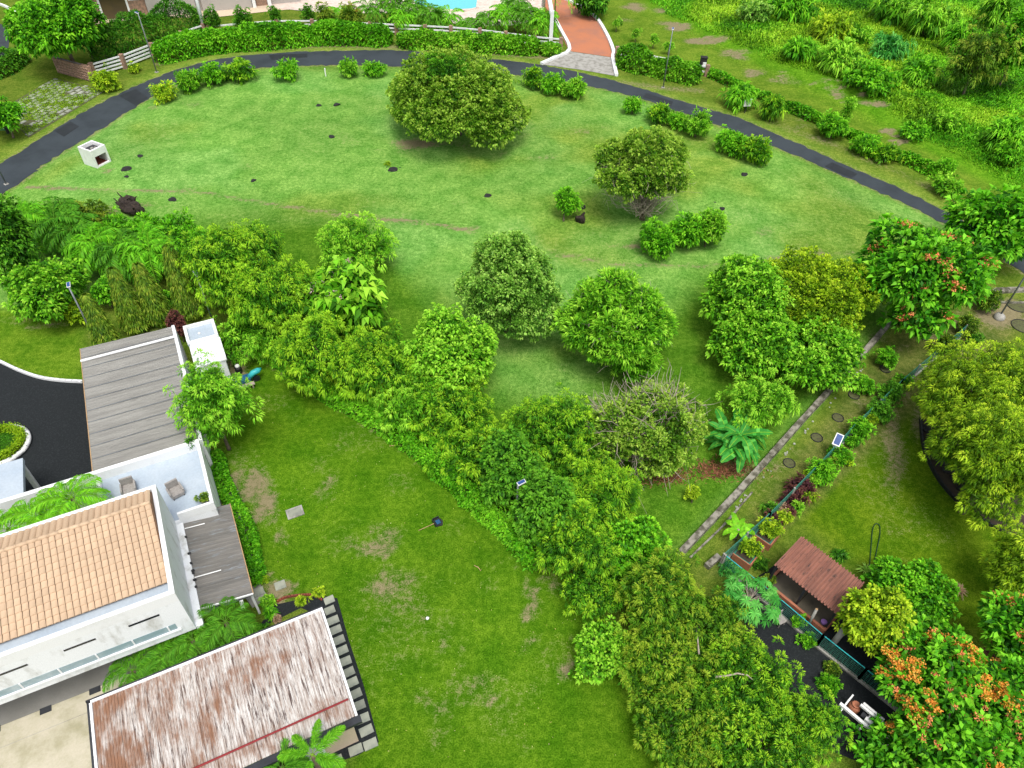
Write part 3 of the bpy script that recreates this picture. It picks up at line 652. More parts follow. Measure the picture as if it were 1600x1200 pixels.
# east awning on a white ledge
MB().box(.002, .32, -6.2, -.132, 2.55, 2.82).build('ledge', 'white_wall', house)
aw = MB().box(.32, 2.6, -5.3, .45, 2.16, 2.20); aw.build('awning_frame', 'grey_metal', house)
zf = lambda x, y: 2.72-.17*(x-.3)
for i in range(5):
    y0 = -5.3+i*1.15; corr(.323, 2.62, y0, y0+1.145, lambda x, y, i=i: zf(x, y)+.003*(i % 2), 'x', .23, .025).build('awning_sheet', 'awning_sheet', house)
MB().bar((.33, -5.33, 2.72), (2.64, -5.33, 2.33), .05, .09).build('awning_trim', 'white_paint', house)
MB().bar((2.645, -5.33, 2.33), (2.645, .47, 2.33), .04, .06).build('awning_trim', 'wood_tan', house)
MB().box(1.95, 2.1, -5.75, -5.2, 2.0, 2.1).build('bracket', 'white_paint', house)
for y in (-5.0, .2): MB().box(2.45, 2.55, y-.05, y+.05, -.05, 2.25).build('awning_post', 'white_paint', house)
for i, (x, y) in enumerate(((.33, -1.1), (.33, -2.15), (.33, -2.75), (.34, -3.2), (.33, -3.35), (.34, -3.75), (.33, -4.15))):
    MB().blob((x, y, 2.86), (.07+.03*(i % 2), .075, .07), i, 1, .1).build('black_cap', 'black_plastic', house, True)
for y, ln in ((-.55, .95), (-3.6, 1.2)): MB().tube([(.34, y, 2.82), (.34+ln, y, 2.82-.17*ln+.03)], .028, 6).build('drain_pipe', 'pipe_white', house)
# floor of the covered patio with dark inlays, open patio slab
patio = T('patio_floor', None, None, HO, ROT)
tag(patio, 'weathered beige concrete patio in front of the house', None, None, 'structure')
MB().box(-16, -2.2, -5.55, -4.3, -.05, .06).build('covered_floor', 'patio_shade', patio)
MB().box(-16, -3.0, -16, -5.552, -.06, .045).build('patio_slab', 'patio', patio)
MB().box(-16, -3.0, -6.585, -6.565, .0455, .049).build('floor_joint', 'concrete', patio)
for i in range(5):
    x = -5.15-i*2.05; MB().box(x-.24, x+.24, -5.80, -5.50, .0, .064).build('dark_inlay', 'dark_metal', patio)
# carport
cp = T('carport', 'long grey ribbed carport roof with white ridge strip by black gravel', 'carport', HO, ROT)
zc = lambda x, y: 3.0-.02*(x+3.4)
bands = np.linspace(5.02, 15.88, 12)
for i in range(11): corr(-3.46, 1.96, bands[i], bands[i+1]-.006, lambda x, y, i=i: zc(x, y)+(.006 if i % 2 else 0), 'x', .247, .03).build('roof_sheet', 'carport_sheet', cp)
MB().box(-3.5, 1.98, 14.50, 14.66, 3.03, 3.10).build('ridge_strip', 'white_paint', cp)
for i in range(10): MB().box(-3.46, 1.96, bands[i+1]-.05, bands[i+1]-.008, 3.035, 3.05).build('sheet_lap', 'grey_metal', cp)
MB().box(-3.50, -3.462, 5.0, 15.9, 2.86, 3.03).build('edge_trim', 'wood_tan', cp)
MB().box(1.965, 2.15, 5.0, 15.9, -.1, 2.98).build('wall', 'white_wall', cp)
MB().box(-3.4, 1.9, 15.75, 15.9, -.1, 2.9).build('wall', 'white_wall', cp)
for y in (5.4, 9, 12.5): MB().box(-3.4, -3.25, y, y+.15, -.05, 2.95).build('post', 'white_paint', cp)
# small white shed
sh = T('utility_shed', 'small white flat roofed shed beside the carport end', 'shed', HO, ROT)
MB().box(2.65, 4.5, 11.9, 15.9, -.05, 2.3).build('wall', 'white_wall', sh)
r_ = MB(); r_.box(2.6, 4.55, 14.2, 15.95, 2.302, 2.45); r_.build('roof', 'terrace_floor', sh)
p_ = MB(); p_.box(2.6, 2.78, 14.2, 15.95, 2.452, 2.68); p_.box(4.37, 4.55, 14.2, 15.95, 2.452, 2.68); p_.box(2.782, 4.368, 15.77, 15.95, 2.452, 2.68); p_.box(2.782, 4.368, 14.2, 14.34, 2.452, 2.6); p_.build('parapet', 'white_paint', sh)
MB().box(2.72, 4.60, 11.85, 14.196, 2.302, 2.42).build('lower_roof', 'white_wall', sh)
MB().box(2.9, 3.8, 12.6, 13.3, 2.422, 2.46).build('hatch', 'white_paint', sh)
MB().blob((3.45, 15.0, 2.5), (.10, .10, .09), 3, 2, .03).build('vent_cap', 'pipe_white', sh, True)
MB().box(3.2, 3.9, 11.88, 11.898, 0, 1.9).build('door', 'dark_metal', sh)
# rust streaked metal roof building in front
ru = T('annex', 'low annex under a rust streaked white metal roof', 'annex', HO, ROT)
zz = lambda x, y: 3.0+.035*(y+7.85)
xs = np.linspace(-4.36, 5.30, 11)
for i in range(10): corr(xs[i], xs[i+1]-.004, -13.1, -7.95, lambda x, y, i=i: zz(x, y)+.004*(i % 2), 'y', .12, .026).build('roof_sheet', 'rusty_sheet', ru)
tr_ = MB(); tr_.bar((-4.41, -7.90, 3.02), (5.40, -7.90, 3.02), .10, .13); tr_.bar((5.36, -7.95, 3.01), (5.36, -13.12, 2.83), .10, .12); tr_.bar((-4.42, -7.95, 3.01), (-4.42, -13.12, 2.83), .10, .12); tr_.build('roof_trim', 'white_paint', ru)
tr_ = MB(); tr_.bar((-4.60, -7.80, 2.97), (5.44, -7.80, 2.97), .09, .16); tr_.bar((-4.53, -7.86, 2.95), (-4.53, -13.3, 2.78), .09, .16); tr_.build('gutter', 'dark_metal', ru)
MB().bar((-4.5, -13.28, 2.76), (5.5, -13.28, 2.76), .30, .18).build('fascia', 'dark_metal', ru)
MB().tube([(-4.3, -12.35, 2.94), (5.25, -12.35, 2.94)], .045, 6).build('red_pipe', 'red_pipe', ru)
MB().box(-4.2, 5.1, -13.0, -8.2, -.05, 2.75).build('wall', 'white_wall', ru)
MB().box(3.7, 5.11, -13.02, -13.001, 0, 2.6).build('wall_panel', 'sand_paving', ru)
for x in (-3.8, -1.5, .9): MB().box(x, x+1.9, -13.03, -13.001, .1, 2.4).build('window', 'glass_dark', ru)
# gravel strip with stepping slabs
gs = T('gravel_path', 'dark gravel strip with stepping slabs beside the annex', None, (0, 0, 0)); tag(gs, None, None, None, 'structure')
MB().poly([(*p, .018) for p in G([(500, 930), (527, 935), (545, 1000), (568, 1070), (592, 1160), (560, 1180), (500, 1200), (460, 1215), (520, 1120), (510, 1040), (495, 960), (470, 950), (430, 970), (400, 985), (430, 945)])]).build('gravel_bed', 'gravel', gs)
sm_ = MB().box(-.30, .30, -.20, .20, 0, .06).mesh('slab', 'slab')
for i, (u, v) in enumerate([(514.5, 938), (515.5, 954), (520, 970), (524, 985), (529, 1001), (534, 1017), (539, 1034), (544, 1051), (549.5, 1067), (555, 1085), (560.5, 1103), (567, 1123), (572.5, 1142), (579, 1163), (556, 1172), (525, 1190)]):
    p = P(u, v); o = link(bpy.data.objects.new('slab', sm_), gs); o.location = (p[0], p[1], rnd.uniform(-.005, .012)); o.rotation_euler = (0, 0, ROT+rnd.uniform(-.05, .05)); o.scale = (1.0 if i > 1 else .85, 1, 1)
for i, (u, v) in enumerate([(438, 915), (404, 925)]):
    p = P(u, v); o = link(bpy.data.objects.new('slab', sm_), gs); o.location = (p[0], p[1], .0); o.rotation_euler = (0, 0, ROT); o.scale = (.9, 1.2, 1)
sheet('house_path', G([(352, 770), (372, 765), (390, 850), (402, 905), (420, 935), (395, 950), (380, 930), (360, 850)]), .016, 'concrete', 'grey concrete path along the house side')
# round planter with clipped edge in the forecourt
def dup(o, parent=None, loc=None, rotz=None):
    c = o.copy(); link(c, parent)
    if loc is not None: c.location = loc
    if rotz is not None: c.rotation_euler = (0, 0, rotz)
    for ch in list(o.children): dup(ch, c)
    return c
# ------------------------------------------------------------------ far house behind the hedge
w0 = P(140, 34); w1 = P(470, 4); fr = math.atan2(w1[1]-w0[1], w1[0]-w0[0]); fh = T('far_house', 'beige house with stone piers and brown garage door beyond the hedge', 'house', (w0[0], w0[1], 0), fr)
def fx(u, v=20):                                        # position along the facade for a photo column
    d = P(u, v)-w0; return d[0]*math.cos(fr)+d[1]*math.sin(fr)
g0, g1 = fx(165, 31), fx(204, 28)
MB().box(-4, fx(470, 5), .3, 9, -.1, 3.6).build('wall', 'awning_grey', fh)
for a, b_ in ((-4, g0-.25), (g1+.25, fx(233, 24))): MB().box(a, b_, .02, .5, -.05, 3.6).build('stone_pier', 'stone_wall', fh)
dr_ = MB().box(g0, g1, .15, .31, 0, 3.2).build('garage_door', 'door_brown', fh)
f_ = MB(); f_.box(g0-.25, g0-.002, .0, .32, 0, 3.45); f_.box(g1+.002, g1+.25, .0, .32, 0, 3.45); f_.box(g0-.002, g1+.002, .0, .32, 3.2, 3.45); f_.build('door_frame', 'white_paint', fh)
wx = fx(209, 20); wi = MB().box(wx, wx+1.3, -.05, .02, 2.1, 3.4).build('window', 'white_paint', fh); MB().box(wx+.2, wx+1.1, -.07, -.051, 2.3, 3.3).build('pane', 'glass_dark', wi)
MB().box(fx(234, 24), fx(308, 18), -.4, .29, 0, 3.7).build('grey_screen', 'awning_grey', fh)
MB().box(fx(318, 17), fx(394, 10), -.4, .29, 0, 3.7).build('grey_screen', 'awning_grey', fh)
MB().box(fx(395, 10), fx(396, 10)+.35, -.5, .3, 0, 3.7).build('white_column', 'white_paint', fh)
MB().box(fx(399, 10)+.2, fx(418, 8), .02, .29, 0, 3.6).build('stone_pier', 'stone_wall', fh)
MB().box(fx(418, 8)+.05, fx(420, 8)+.35, -.5, .3, 0, 3.7).build('white_column', 'white_paint', fh)
MB().box(-4.6, fx(470, 5)+.5, -.9, 9.4, 3.7, 3.95).build('roof', 'terracotta', fh)
# stone entrance wall with a metal coping rail
sw = T('stone_entrance_wall', 'low rough stone wall at the corner of the parking pad', 'wall', P(120, 115))
a = P(93, 112); b_ = P(147, 127); MB().bar((a[0], a[1], .8), (b_[0], b_[1], .8), .5, 1.65).build('wall', 'stone_wall', sw, rel=False)
d = (b_-a)/np.linalg.norm(b_-a); MB().bar((a[0], a[1], 1.66), (b_[0]-d[0]*1.2, b_[1]-d[1]*1.2, 1.66), .08, .06).build('rail', 'grey_metal', sw, rel=False)
rs = np.random.default_rng(5); sx = np.array([-d[1], d[0], 0.0])
if sx[1] > 0: sx = -sx
L_ = np.linalg.norm(b_-a); stone = [MB().blob((0, 0, 0), (.24, .12, .16), i, 1, .25).mesh('stone', 'stone_wall') for i in range(4)]
for j in range(5):
    for i in range(int(L_/.42)):
        p = a+d*(.25+i*.42+.2*(j % 2))+sx*.25+np.array([0, 0, .18+j*.3])
        o = link(bpy.data.objects.new('stone', stone[rs.integers(4)]), sw); o.location = p-np.array(sw.location); o.rotation_euler = (rs.uniform(-.2, .2), rs.uniform(-.2, .2), math.atan2(d[1], d[0]))

# ------------------------------------------------------------------ fences
def rail_fence(label, px, hgt_=1.25, nr=3, group=None, mat='white_paint'):
    pts = [P(*q) for q in px]; f = T('rail_fence', label, 'fence', pts[len(pts)//2], 0, group)
    for p in pts: MB().box(p[0]-.22, p[0]+.22, p[1]-.22, p[1]+.22, -.1, hgt_+.12).build('post', 'stone_wall', f, rel=False)
    for p, q_ in zip(pts[:-1], pts[1:]):
        d = (q_-p)/np.linalg.norm(q_-p)
        for k in range(nr):
            z = hgt_*(k+.75)/nr; e0 = p+d*.24; e1 = q_-d*.24
            MB().bar((e0[0], e0[1], z), (e1[0], e1[1], z), .10, .17).build('rail', mat, f, rel=False)
    return f
rail_fence('white rail fence with stone posts left of the lamp post', [(149, 121), (196, 107), (241, 89), (287, 70), (322, 58)], 1.5, 4)
rail_fence('white rail fence half hidden behind the long clipped hedge', [(330, 57), (385, 52), (435, 48), (490, 48), (535, 50), (580, 52), (620, 54), (665, 56), (705, 58), (750, 62), (790, 67), (835, 73), (876, 77)], 1.3, 3)
rail_fence('short white rail fence right of the red driveway', [(963, 90), (1008, 100), (1056, 109), (1103, 119)], 1.2, 2)
def post(name, label, u, v, h, r, mat='white_paint', cat='post', cap=True):
    p = Gp(u, v); t = T(name, label, cat, p); MB().tube([(0, 0, -.2), (0, 0, h)], [r*1.1, r*.9], 10).build('shaft', mat, t, True)
    if cap: MB().tube([(0, 0, h), (0, 0, h+.08)], [r*1.3, r*1.3], 10).build('cap', mat, t)
    MB().tube([(0, 0, -.1), (0, 0, .15)], [r*1.5, r*1.4], 10).build('foot', 'concrete', t); return t
post('utility_pole', 'tall white pole between the oleanders and the round bushes', 322, 57, 8.5, .2, cat='pole')
# gate arch beside the red driveway
ga = T('entrance_arch', 'white entrance arch and pillar left of the red driveway', 'arch', P(860, 72))
MB().box(-.22, .22, -.22, .22, -.1, 4.2).build('pillar', 'white_paint', ga)
q0 = P(848, 26)-P(860, 72); aa = [(q0[0]*(.05+.95*t)-.2*math.sin(math.pi*t), q0[1]*(.05+.95*t), 3.6+1.4*math.sin(math.pi*t)**.7-2.2*max(0, t-.75)*4) for t in np.linspace(0, 1, 12)]
MB().tube(aa, .28, 8).build('arch', 'white_paint', ga, True)
# small black and white pump box on a stone pillar at the fence end
pb = T('meter_pillar', 'dark stone pillar with white meter box at the fence end', 'pillar', P(1097, 107))
MB().box(-.35, .35, -.3, .3, -.1, 1.3).build('pillar', 'rock', pb); MB().box(-.1, .3, -.42, -.302, .35, .85).build('meter_box', 'pipe_white', pb); MB().box(-.40, .40, -.35, .35, 1.302, 1.38).build('cap_stone', 'rock', pb)
sg = T('sign_board', 'small white notice board on a stake at the verge', 'sign', P(1163, 177)); MB().tube([(0, 0, -.1), (.1, .05, .75)], .04, 6).build('stake', 'dark_metal', sg); MB().bar((-.28, 0, 1.15), (.5, .12, 1.15), .05, .8).build('board', 'pipe_white', sg)
# edge of a white sign by the lane at the left border
sb = T('lane_sign', 'white board with dark rim under the small tree at the picture edge', 'sign', P(2, 208))
MB().box(-3, .6, -.1, .1, .5, 1.35).build('board', 'pipe_white', sb); MB().box(-3.05, .65, -.13, .13, .36, .498).build('rim', 'green_paint', sb); MB().box(.662, .8, -.15, .15, -.1, 1.4).build('post', 'dark_metal', sb)

def lamp(label, u, v, h, az=0.0, r=.07, box=True):
    p = Gp(u, v); t = T('solar_lamp', label, 'street lamp', p, az, 'solar lamp posts')
    MB().tube([(0, 0, -.2), (0, 0, h)], [r, r*.7], 8).build('pole', 'grey_metal', t, True)
    MB().box(-.18, .18, -.18, .18, -.05, .06).build('base_plate', 'concrete', t)
    hd = MB().bar((-.03, 0, h+.05), (.42, 0, h+.12), .22, .06).build('lamp_head', 'pipe_white', t)
    MB().bar((.0, 0, h+.10), (.38, 0, h+.16), .17, .02).build('solar_panel', 'panel_blue', hd)
    return t
lamp('solar lamp post beside the lane in front of the white rail fence', 245, 113, 6.3, 2.6)
lamp('solar lamp post at the verge right of the red driveway', 1036, 137, 6.3, 1.4)
lamp('solar lamp post behind the carport, standing clear of the lawn', 158, 548, 5.4, 2.0)
lamp('solar lamp post between the carport shed and the leafy row', 336, 512, 4.6, 2.2)
lamp('solar lamp post by the lane at the left picture border', 10, 288, 5.5, 2.5)
lamp('solar lamp rising out of the boundary hedge', 806, 832, 4.3, .5)
t = lamp('tall lamp post with a rounded concrete foot at the lawn corner', 1560, 497, 6.5, .6); MB().blob((0, 0, .1), (.42, .42, .38), 3, 2, .12).build('concrete_foot', 'concrete', t, True)

# ------------------------------------------------------------------ things on the big lawn
bq = T('barbecue_box', 'white masonry barbecue box with open top and soot dark front opening', 'barbecue', (-39.3, 61.74, float(hgt(-39.3, 61.74))), math.radians(63)); bq.scale = (.78, .92, 1.08)
b_ = MB(); b_.box(-1.0, 1.0, -.95, -.72, 0, .12); b_.box(-1.0, -.82, -.718, .95, -.2, 1.55); b_.box(.82, 1.0, -.718, .95, -.2, 1.55); b_.box(-.818, .818, .77, .95, -.2, 1.55); b_.box(-1.0, 1.0, -.95, -.72, .95, 1.55); b_.box(-1.0, -.78, -.95, -.72, .12, .95); b_.box(.78, 1.0, -.95, -.72, .12, .95)
b_.build('body', 'pipe_white', bq); MB().box(-.815, .815, -.715, .765, .02, .06).build('hearth', 'brick_red', bq); MB().box(-.80, .80, .60, .765, .062, .9).build('back_bricks', 'brick_red', bq); MB().box(-.817, .817, -.717, .768, 1.20, 1.25).build('grill_plate', 'dark_metal', bq)
for i in range(4): MB().blob((-.45+.27*i, .1-.12*(i % 2), 1.30), (.17, .12, .08), i, 1, .3).build('ash_lump', 'concrete', bq)
rockm = [MB().blob((0, 0, .1), (.42, .36, .26), i+20, 2, .25).mesh('rock', 'rock') for i in range(5)]
RK = [(498, 165, .75, 'dark stone on the lawn, first of a pair left of the big domed tree'), (526, 164, 1.0, 'larger dark stone of the pair left of the big domed tree'), (518, 214, .85, 'lone flat dark stone below the pair of stones'), (614, 266, 1.15, 'black stone beside the small yellow tuft on the lawn'), (604, 261, .3, 'pebble sized stone left of the yellow tuft'), (762, 306, .85, 'lone black stone in the middle of the lawn'), (396, 282, .7, 'dark stone on the lawn right of the barbecue box'), (219, 244, .75, 'dark stone nearest the barbecue box on its lane side'), (198, 265, 1.15, 'brownish stone heap just right of the barbecue box'), (198, 276, .6, 'pale small stone below the stone heap at the barbecue box'), (1163, 273, .85, 'dark stone near the lane bushes on the right of the lawn'), (1128, 326, .7, 'dark stone right of the vine covered tree'), (1117, 316, .35, 'tiny stone right of the vine covered tree'), (909, 325, 1.0, 'dark stone behind the stump by the small leafy shrub'), (270, 312, .9, 'small charred lump right of the burnt stump heap'), (625, 262, .3, 'crumb of dark stone right of the black stone')]
for i, (u, v, s, lab) in enumerate(RK):
    o = link(bpy.data.objects.new('rock', rockm[i % 5])); o.location = Gp(u, v, -.06); o.scale = (s, s*.9, s*.8); o.rotation_euler = (0, 0, i*1.3); tag(o, lab, 'rock', 'stones scattered on the lawn')
st = T('tree_stump', 'upright dark cut stump beside the small leafy shrub', 'stump', Gp(907, 347)); MB().blob((0, 0, .25), (.42, .36, .5), 8, 2, .35).build('stump', 'charred', st); MB().tube([(.1, .1, .55), (.3, .2, .85)], [.16, .06], 6).build('snag', 'charred', st)
bs = T('burnt_stump', 'heap of dark burnt stumps and roots at the lawn edge', 'stump', Gp(207, 328)); rr = random.Random(3)
for i in range(9):
    x, y = rr.uniform(-1.3, 1.3), rr.uniform(-.9, .8); MB().blob((x, y, .3+rr.uniform(0, .3)), (rr.uniform(.3, .6), rr.uniform(.3, .5), rr.uniform(.35, .6)), i, 2, .5).build('charred_lump', 'charred', bs)
    MB().tube([(x, y, .2), (x+rr.uniform(-1, 1), y+rr.uniform(-1, 1), .5+rr.uniform(0, .6))], [.12, .04], 5).build('root', 'charred', bs)
# things on the near lawn
dc = T('drain_cover', 'square grey concrete drain cover in the near lawn', 'drain cover', P(461, 801), ROT); MB().box(-.46, .46, -.34, .34, -.05, .06).build('frame', 'concrete', dc); MB().box(-.36, .36, -.25, .25, .061, .072).build('lid', 'slab', dc)
dp = T('dustpan', 'black and blue long handled dustpan lying on the near lawn', 'dustpan', P(684, 817), math.radians(32))
d_ = MB(); d_.prism([(-.2, -.22), (.16, -.30), (.30, -.05), (.22, .26), (-.12, .26)], .02, .06); d_.box(-.24, -.2, -.2, .24, .02, .22); d_.box(-.2, .2, .26, .29, .02, .18); d_.build('pan', 'black_plastic', dp); MB().box(-.1, .14, -.14, .14, .062, .10).build('blue_insert', 'blue_plastic', dp); MB().tube([(-.22, 0, .1), (-1.15, .06, .03)], .018, 6).build('handle', 'wood_tan', dp)
for u, v, a_, ln, lab in ((621, 697, .05, 1.0, 'dry tan stick lying at the hedge foot'), (746, 888, -.7, .5, 'short dark twig lying on the near lawn')):
    o = MB().tube([(-ln/2, 0, .02), (0, .05, .04), (ln/2, 0, .02)], [.015, .025, .015], 5).build('stick', 'wood_tan'); o.location = P(u, v); o.rotation_euler = (0, 0, a_); tag(o, lab, 'stick')
o = MB().blob((0, 0, .07), (.09, .09, .085), 2, 2, .01).build('ball', 'pipe_white', None, True); o.location = P(668, 967); tag(o, 'small white ball on the near lawn', 'ball')
o = MB().tube([(0, 0, -.1), (.02, 0, .6)], .03, 6).build('marker_stake', 'pipe_white'); o.location = P(698, 745); tag(o, 'thin white stake at the hedge foot near the stick', 'stake')
for u, v, lab in ((509, 119, 'thin white peg by the roadside bushes above the lawn'), (1065, 204, 'thin white peg between two roadside bushes on the right')):
    o = MB().tube([(0, 0, -.1), (.02, 0, .9)], .07, 6).build('marker_peg', 'pipe_white'); o.location = Gp(u, v); tag(o, lab, 'stake')
# motorbike-like garden cart with teal mudguard near the shed
ct = T('garden_cart', 'dark garden cart with a teal guard half under the small tree', 'cart', P(385, 600), math.radians(27))
MB().box(-.6, .35, -.28, .28, .35, .6).build('tray', 'blue_plastic', ct); MB().tube([(.3, 0, .5), (.6, .02, .75), (.95, .05, .82), (1.15, .25, .72)], [.17, .2, .19, .1], 8).build('guard', 'teal', ct, True)
for x in (-.4, .7): MB().tube([(x, -.05, .25), (x, .05, .25)], .25, 14).build('wheel', 'black_plastic', ct)
MB().tube([(-.6, 0, .55), (-1.2, .1, .95)], .03, 6).build('handle', 'grey_metal', ct)
o = T('water_jug', 'white and blue water container behind the garden cart', 'container', P(374, 582)); MB().tube([(0, 0, 0), (0, 0, .45), (0, 0, .58)], [.22, .22, .1], 10).build('body', 'black_plastic', o); MB().tube([(0, 0, .581), (0, 0, .66)], [.16, .14], 10).build('lid', 'pipe_white', o)
o = T('board_bench', 'pale wooden plank bench on the grass below the cart', 'bench', P(385, 608), math.radians(29)); MB().box(-.6, .6, -.16, .16, .3, .36).build('seat', 'dead_wood', o)
for x in (-.45, .45): MB().box(x-.04, x+.04, -.12, .12, 0, .3).build('leg', 'dead_wood', o)
# terrace furniture
def lounge(label, u, v, rz):
    p = P(u, v, 3.0); t = T('lounge_chair', label, 'chair', p, rz, 'wicker lounge chairs on the roof terrace'); t.scale = (.82, .82, .82)
    MB().box(-.38, .38, -.4, .34, .12, .36).build('seat', 'wicker', t); MB().bar((0, .34, .62), (0, .46, .62), .76, .62).build('backrest', 'wicker', t)
    for x in (-.40, .40): MB().box(x-.05, x+.05, -.38, .36, .3, .58).build('arm', 'wicker', t)
    for x in (-.33, .33):
        for y in (-.35, .3): MB().box(x-.03, x+.03, y-.03, y+.03, 0, .12).build('leg', 'dark_metal', t)
lounge('wicker lounge chair alone in the middle of the white terrace', 277, 772, ROT+.25); lounge('wicker lounge chair half hidden by the tiled roof parapet', 204, 768, ROT)
def pot(label, p, r, h, mat='terracotta', pal='lime', seed=1, kind='shrub', cat='potted plant', sc=1.0, group=None):
    t = T('potted_plant', label, cat, p, 0, group); MB().tube([(0, 0, 0), (0, 0, h*.85), (0, 0, h)], [r*.72, r, r*1.08], 10).build('pot', mat, t); MB().tube([(0, 0, h), (0, 0, h+.01)], [r*.9, r*.9], 10).build('potting_soil', 'soil', t)
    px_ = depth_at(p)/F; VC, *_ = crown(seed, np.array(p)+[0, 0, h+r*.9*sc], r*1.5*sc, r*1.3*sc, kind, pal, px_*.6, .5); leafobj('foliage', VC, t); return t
pot('small plant in a terracotta pot at the far terrace corner', P(301, 700, 3.0), .2, .32, seed=31, pal='deep'); pot('small square potted plant at the near terrace corner', P(321, 786, 3.0), .2, .3, 'wicker', seed=32, pal='olive')

# ------------------------------------------------------------------ right hand gardens
def wallseg(name, label, px, w, h, mat='old_concrete', cat='wall', z0=-.1, kind=None):
    pts = [P(*q) for q in px]; t = T(name, label, cat, pts[0])
    for a, b_ in zip(pts[:-1], pts[1:]):
        L = np.linalg.norm(b_-a); k = max(1, int(L/1.6)); d = (b_-a)/L
        for i in range(k):
            e0 = a+d*(L*i/k+.006); e1 = a+d*(L*(i+1)/k-.006); j = rnd.uniform(-.03, .03)
            MB().bar((e0[0], e0[1], (z0+h+j)/2), (e1[0], e1[1], (z0+h+j)/2), w+rnd.uniform(-.02, .02), h+j-z0).build('block', mat, t, rel=False)
    return t
wallseg('low_wall', 'low weathered concrete boundary wall edging the big lawn', [(1062, 868), (1150, 775), (1250, 662), (1330, 575), (1388, 508)], .34, .38)
gutp = wallseg('drain_edge', 'narrow broken concrete edging beside the low wall', [(1078, 872), (1130, 822), (1175, 770)], .10, .12, cat='edging')
wallseg('kerb_block', 'short concrete stub at the end of the planting strip', [(1103, 888), (1122, 872)], .3, .3, cat='kerb')
wallseg('garden_wall', 'low concrete garden wall at the right picture edge', [(1540, 458), (1640, 456)], .5, .35)
wallseg('garden_step', 'thin pale concrete step below the right garden wall', [(1562, 474), (1640, 474)], .14, .16, cat='step')
def mesh_fence(label, px, h, top='green_paint', step=.14):
    pts = [P(*q) for q in px]; t = T('mesh_fence', label, 'fence', pts[0])
    for a, b_ in zip(pts[:-1], pts[1:]):
        d = b_-a; L = np.linalg.norm(d); d = d/L; m_ = MB(); k = int(L/step)
        for i in range(k):
            e = a+d*L*(i+.5)/k; m_.bar((e[0], e[1], .12), (e[0], e[1], h-.02), .012, .012)
        for j in range(1, int(h/step)): m_.bar((a[0], a[1], .12+j*step), (b_[0], b_[1], .12+j*step), .012, .012)
        m_.build('mesh_panel', 'green_paint', t, rel=False)
        MB().bar((a[0], a[1], h), (b_[0], b_[1], h), .035, .035).build('top_rail', top, t, rel=False)
        MB().bar((a[0], a[1], .03), (b_[0], b_[1], .03), .16, .2).build('footing', 'concrete', t, rel=False)
        n_ = max(1, round(L/2.4))
        for i in range(n_+1):
            e = a+d*L*i/n_; MB().box(e[0]-.05, e[0]+.05, e[1]-.05, e[1]+.05, -.1, h+.05).build('post', 'concrete', t, rel=False)
    return t
mesh_fence('green wire mesh fence running along the planted strip', [(1124, 884), (1195, 820), (1268, 746), (1330, 678), (1400, 612), (1500, 527)], 1.15)
m_ = mesh_fence('green wire mesh fence passing below the red roofed kennel', [(1126, 886), (1205, 950), (1275, 1010), (1340, 1062), (1400, 1110)], 1.15, 'teal')
sp = T('solar_pump_post', 'white framed solar panel on a post by the mesh fence', 'solar panel', P(1298, 712)); MB().tube([(0, 0, 0), (0, 0, 1.25)], .05, 8).build('post', 'pipe_white', sp)
fr_ = MB().bar((-.22, -.28, 1.28), (.16, .34, 1.62), .44, .05).build('panel_frame', 'pipe_white', sp); MB().bar((-.19, -.24, 1.325), (.13, .29, 1.615), .34, .03).build('panel_cells', 'panel_blue', fr_); MB().box(-.14, .12, -.14, .1, .85, 1.15).build('control_box', 'pipe_white', sp)
# tilted leaning concrete posts in the black gravel yard
def lean_post(label, u, v, z1, u1, v1, r):
    p = P(u, v); q_ = P(u1, v1, z1); t = T('garden_post', label, 'post', p); MB().tube([(0, 0, -.1), tuple(q_-p)], [r*1.1, r], 9).build('shaft', 'concrete', t, True); e = q_-p; MB().tube([tuple(e), tuple(e+np.array([0, 0, .03]))], [r*.8, r*.8], 9).build('cut_top', 'wood_tan', t)
lean_post('slim concrete post in front of the kennel deck', 1262, 978, 1.5, 1276, 952, .07); lean_post('thick log post beside the yellow green tree', 1299, 1008, 1.4, 1319, 984, .15)
sheet('gravel_yard', G([(1178, 905), (1215, 880), (1300, 960), (1345, 985), (1400, 1060), (1420, 1140), (1340, 1190), (1290, 1170), (1180, 1060), (1160, 960)]), .016, 'gravel', 'black gravel yard around the kennel')
# kennel
KR = math.radians(-47.7); kn = T('kennel', 'open kennel with red brown ribbed roof and concrete floor', 'kennel', P(1281, 925), KR)
def kl(u, v, z):
    d = P(u, v, z)-np.array(kn.location); return d[0]*math.cos(KR)+d[1]*math.sin(KR), -d[0]*math.sin(KR)+d[1]*math.cos(KR)
x0, yt = kl(1252, 838, 2.25); x1 = kl(1350, 912, 2.25)[0]; yb2 = kl(1212, 885, 1.85)[1]
zk = lambda x, y: 1.85+.40*(y-yb2)/(yt-yb2)
ks = np.linspace(x0, x1, 5)
for i in range(4): corr(ks[i], ks[i+1]-.004, yb2, yt, lambda x, y, i=i: zk(x, y)+.004*(i % 2), 'y', .18, .11).build('roof_sheet', 'kennel_sheet', kn)
fx0, fy0 = kl(1208, 918, .2); fx1, fy1 = kl(1285, 984, .2)
yd = min(fy0, fy1)
MB().box(x0+.15, x1-.12, yd+.1, yt-.15, -.05, .10).build('floor', 'kennel_floor', kn)
for i in range(1, 3): xx = x0+.15+(x1-x0-.27)*i/2 if i < 2 else x0+.15; MB().box(xx-.02, xx+.02, yd+.12, yt-.2, .101, .106).build('floor_joint', 'soil', kn)
w_ = MB(); w_.box(x0+.05, x1-.02, yd-.06, yd+.08, -.05, .34); w_.box(x1-.14, x1, yd+.082, yt-.15, -.05, .34); w_.build('low_wall', 'terracotta', kn)
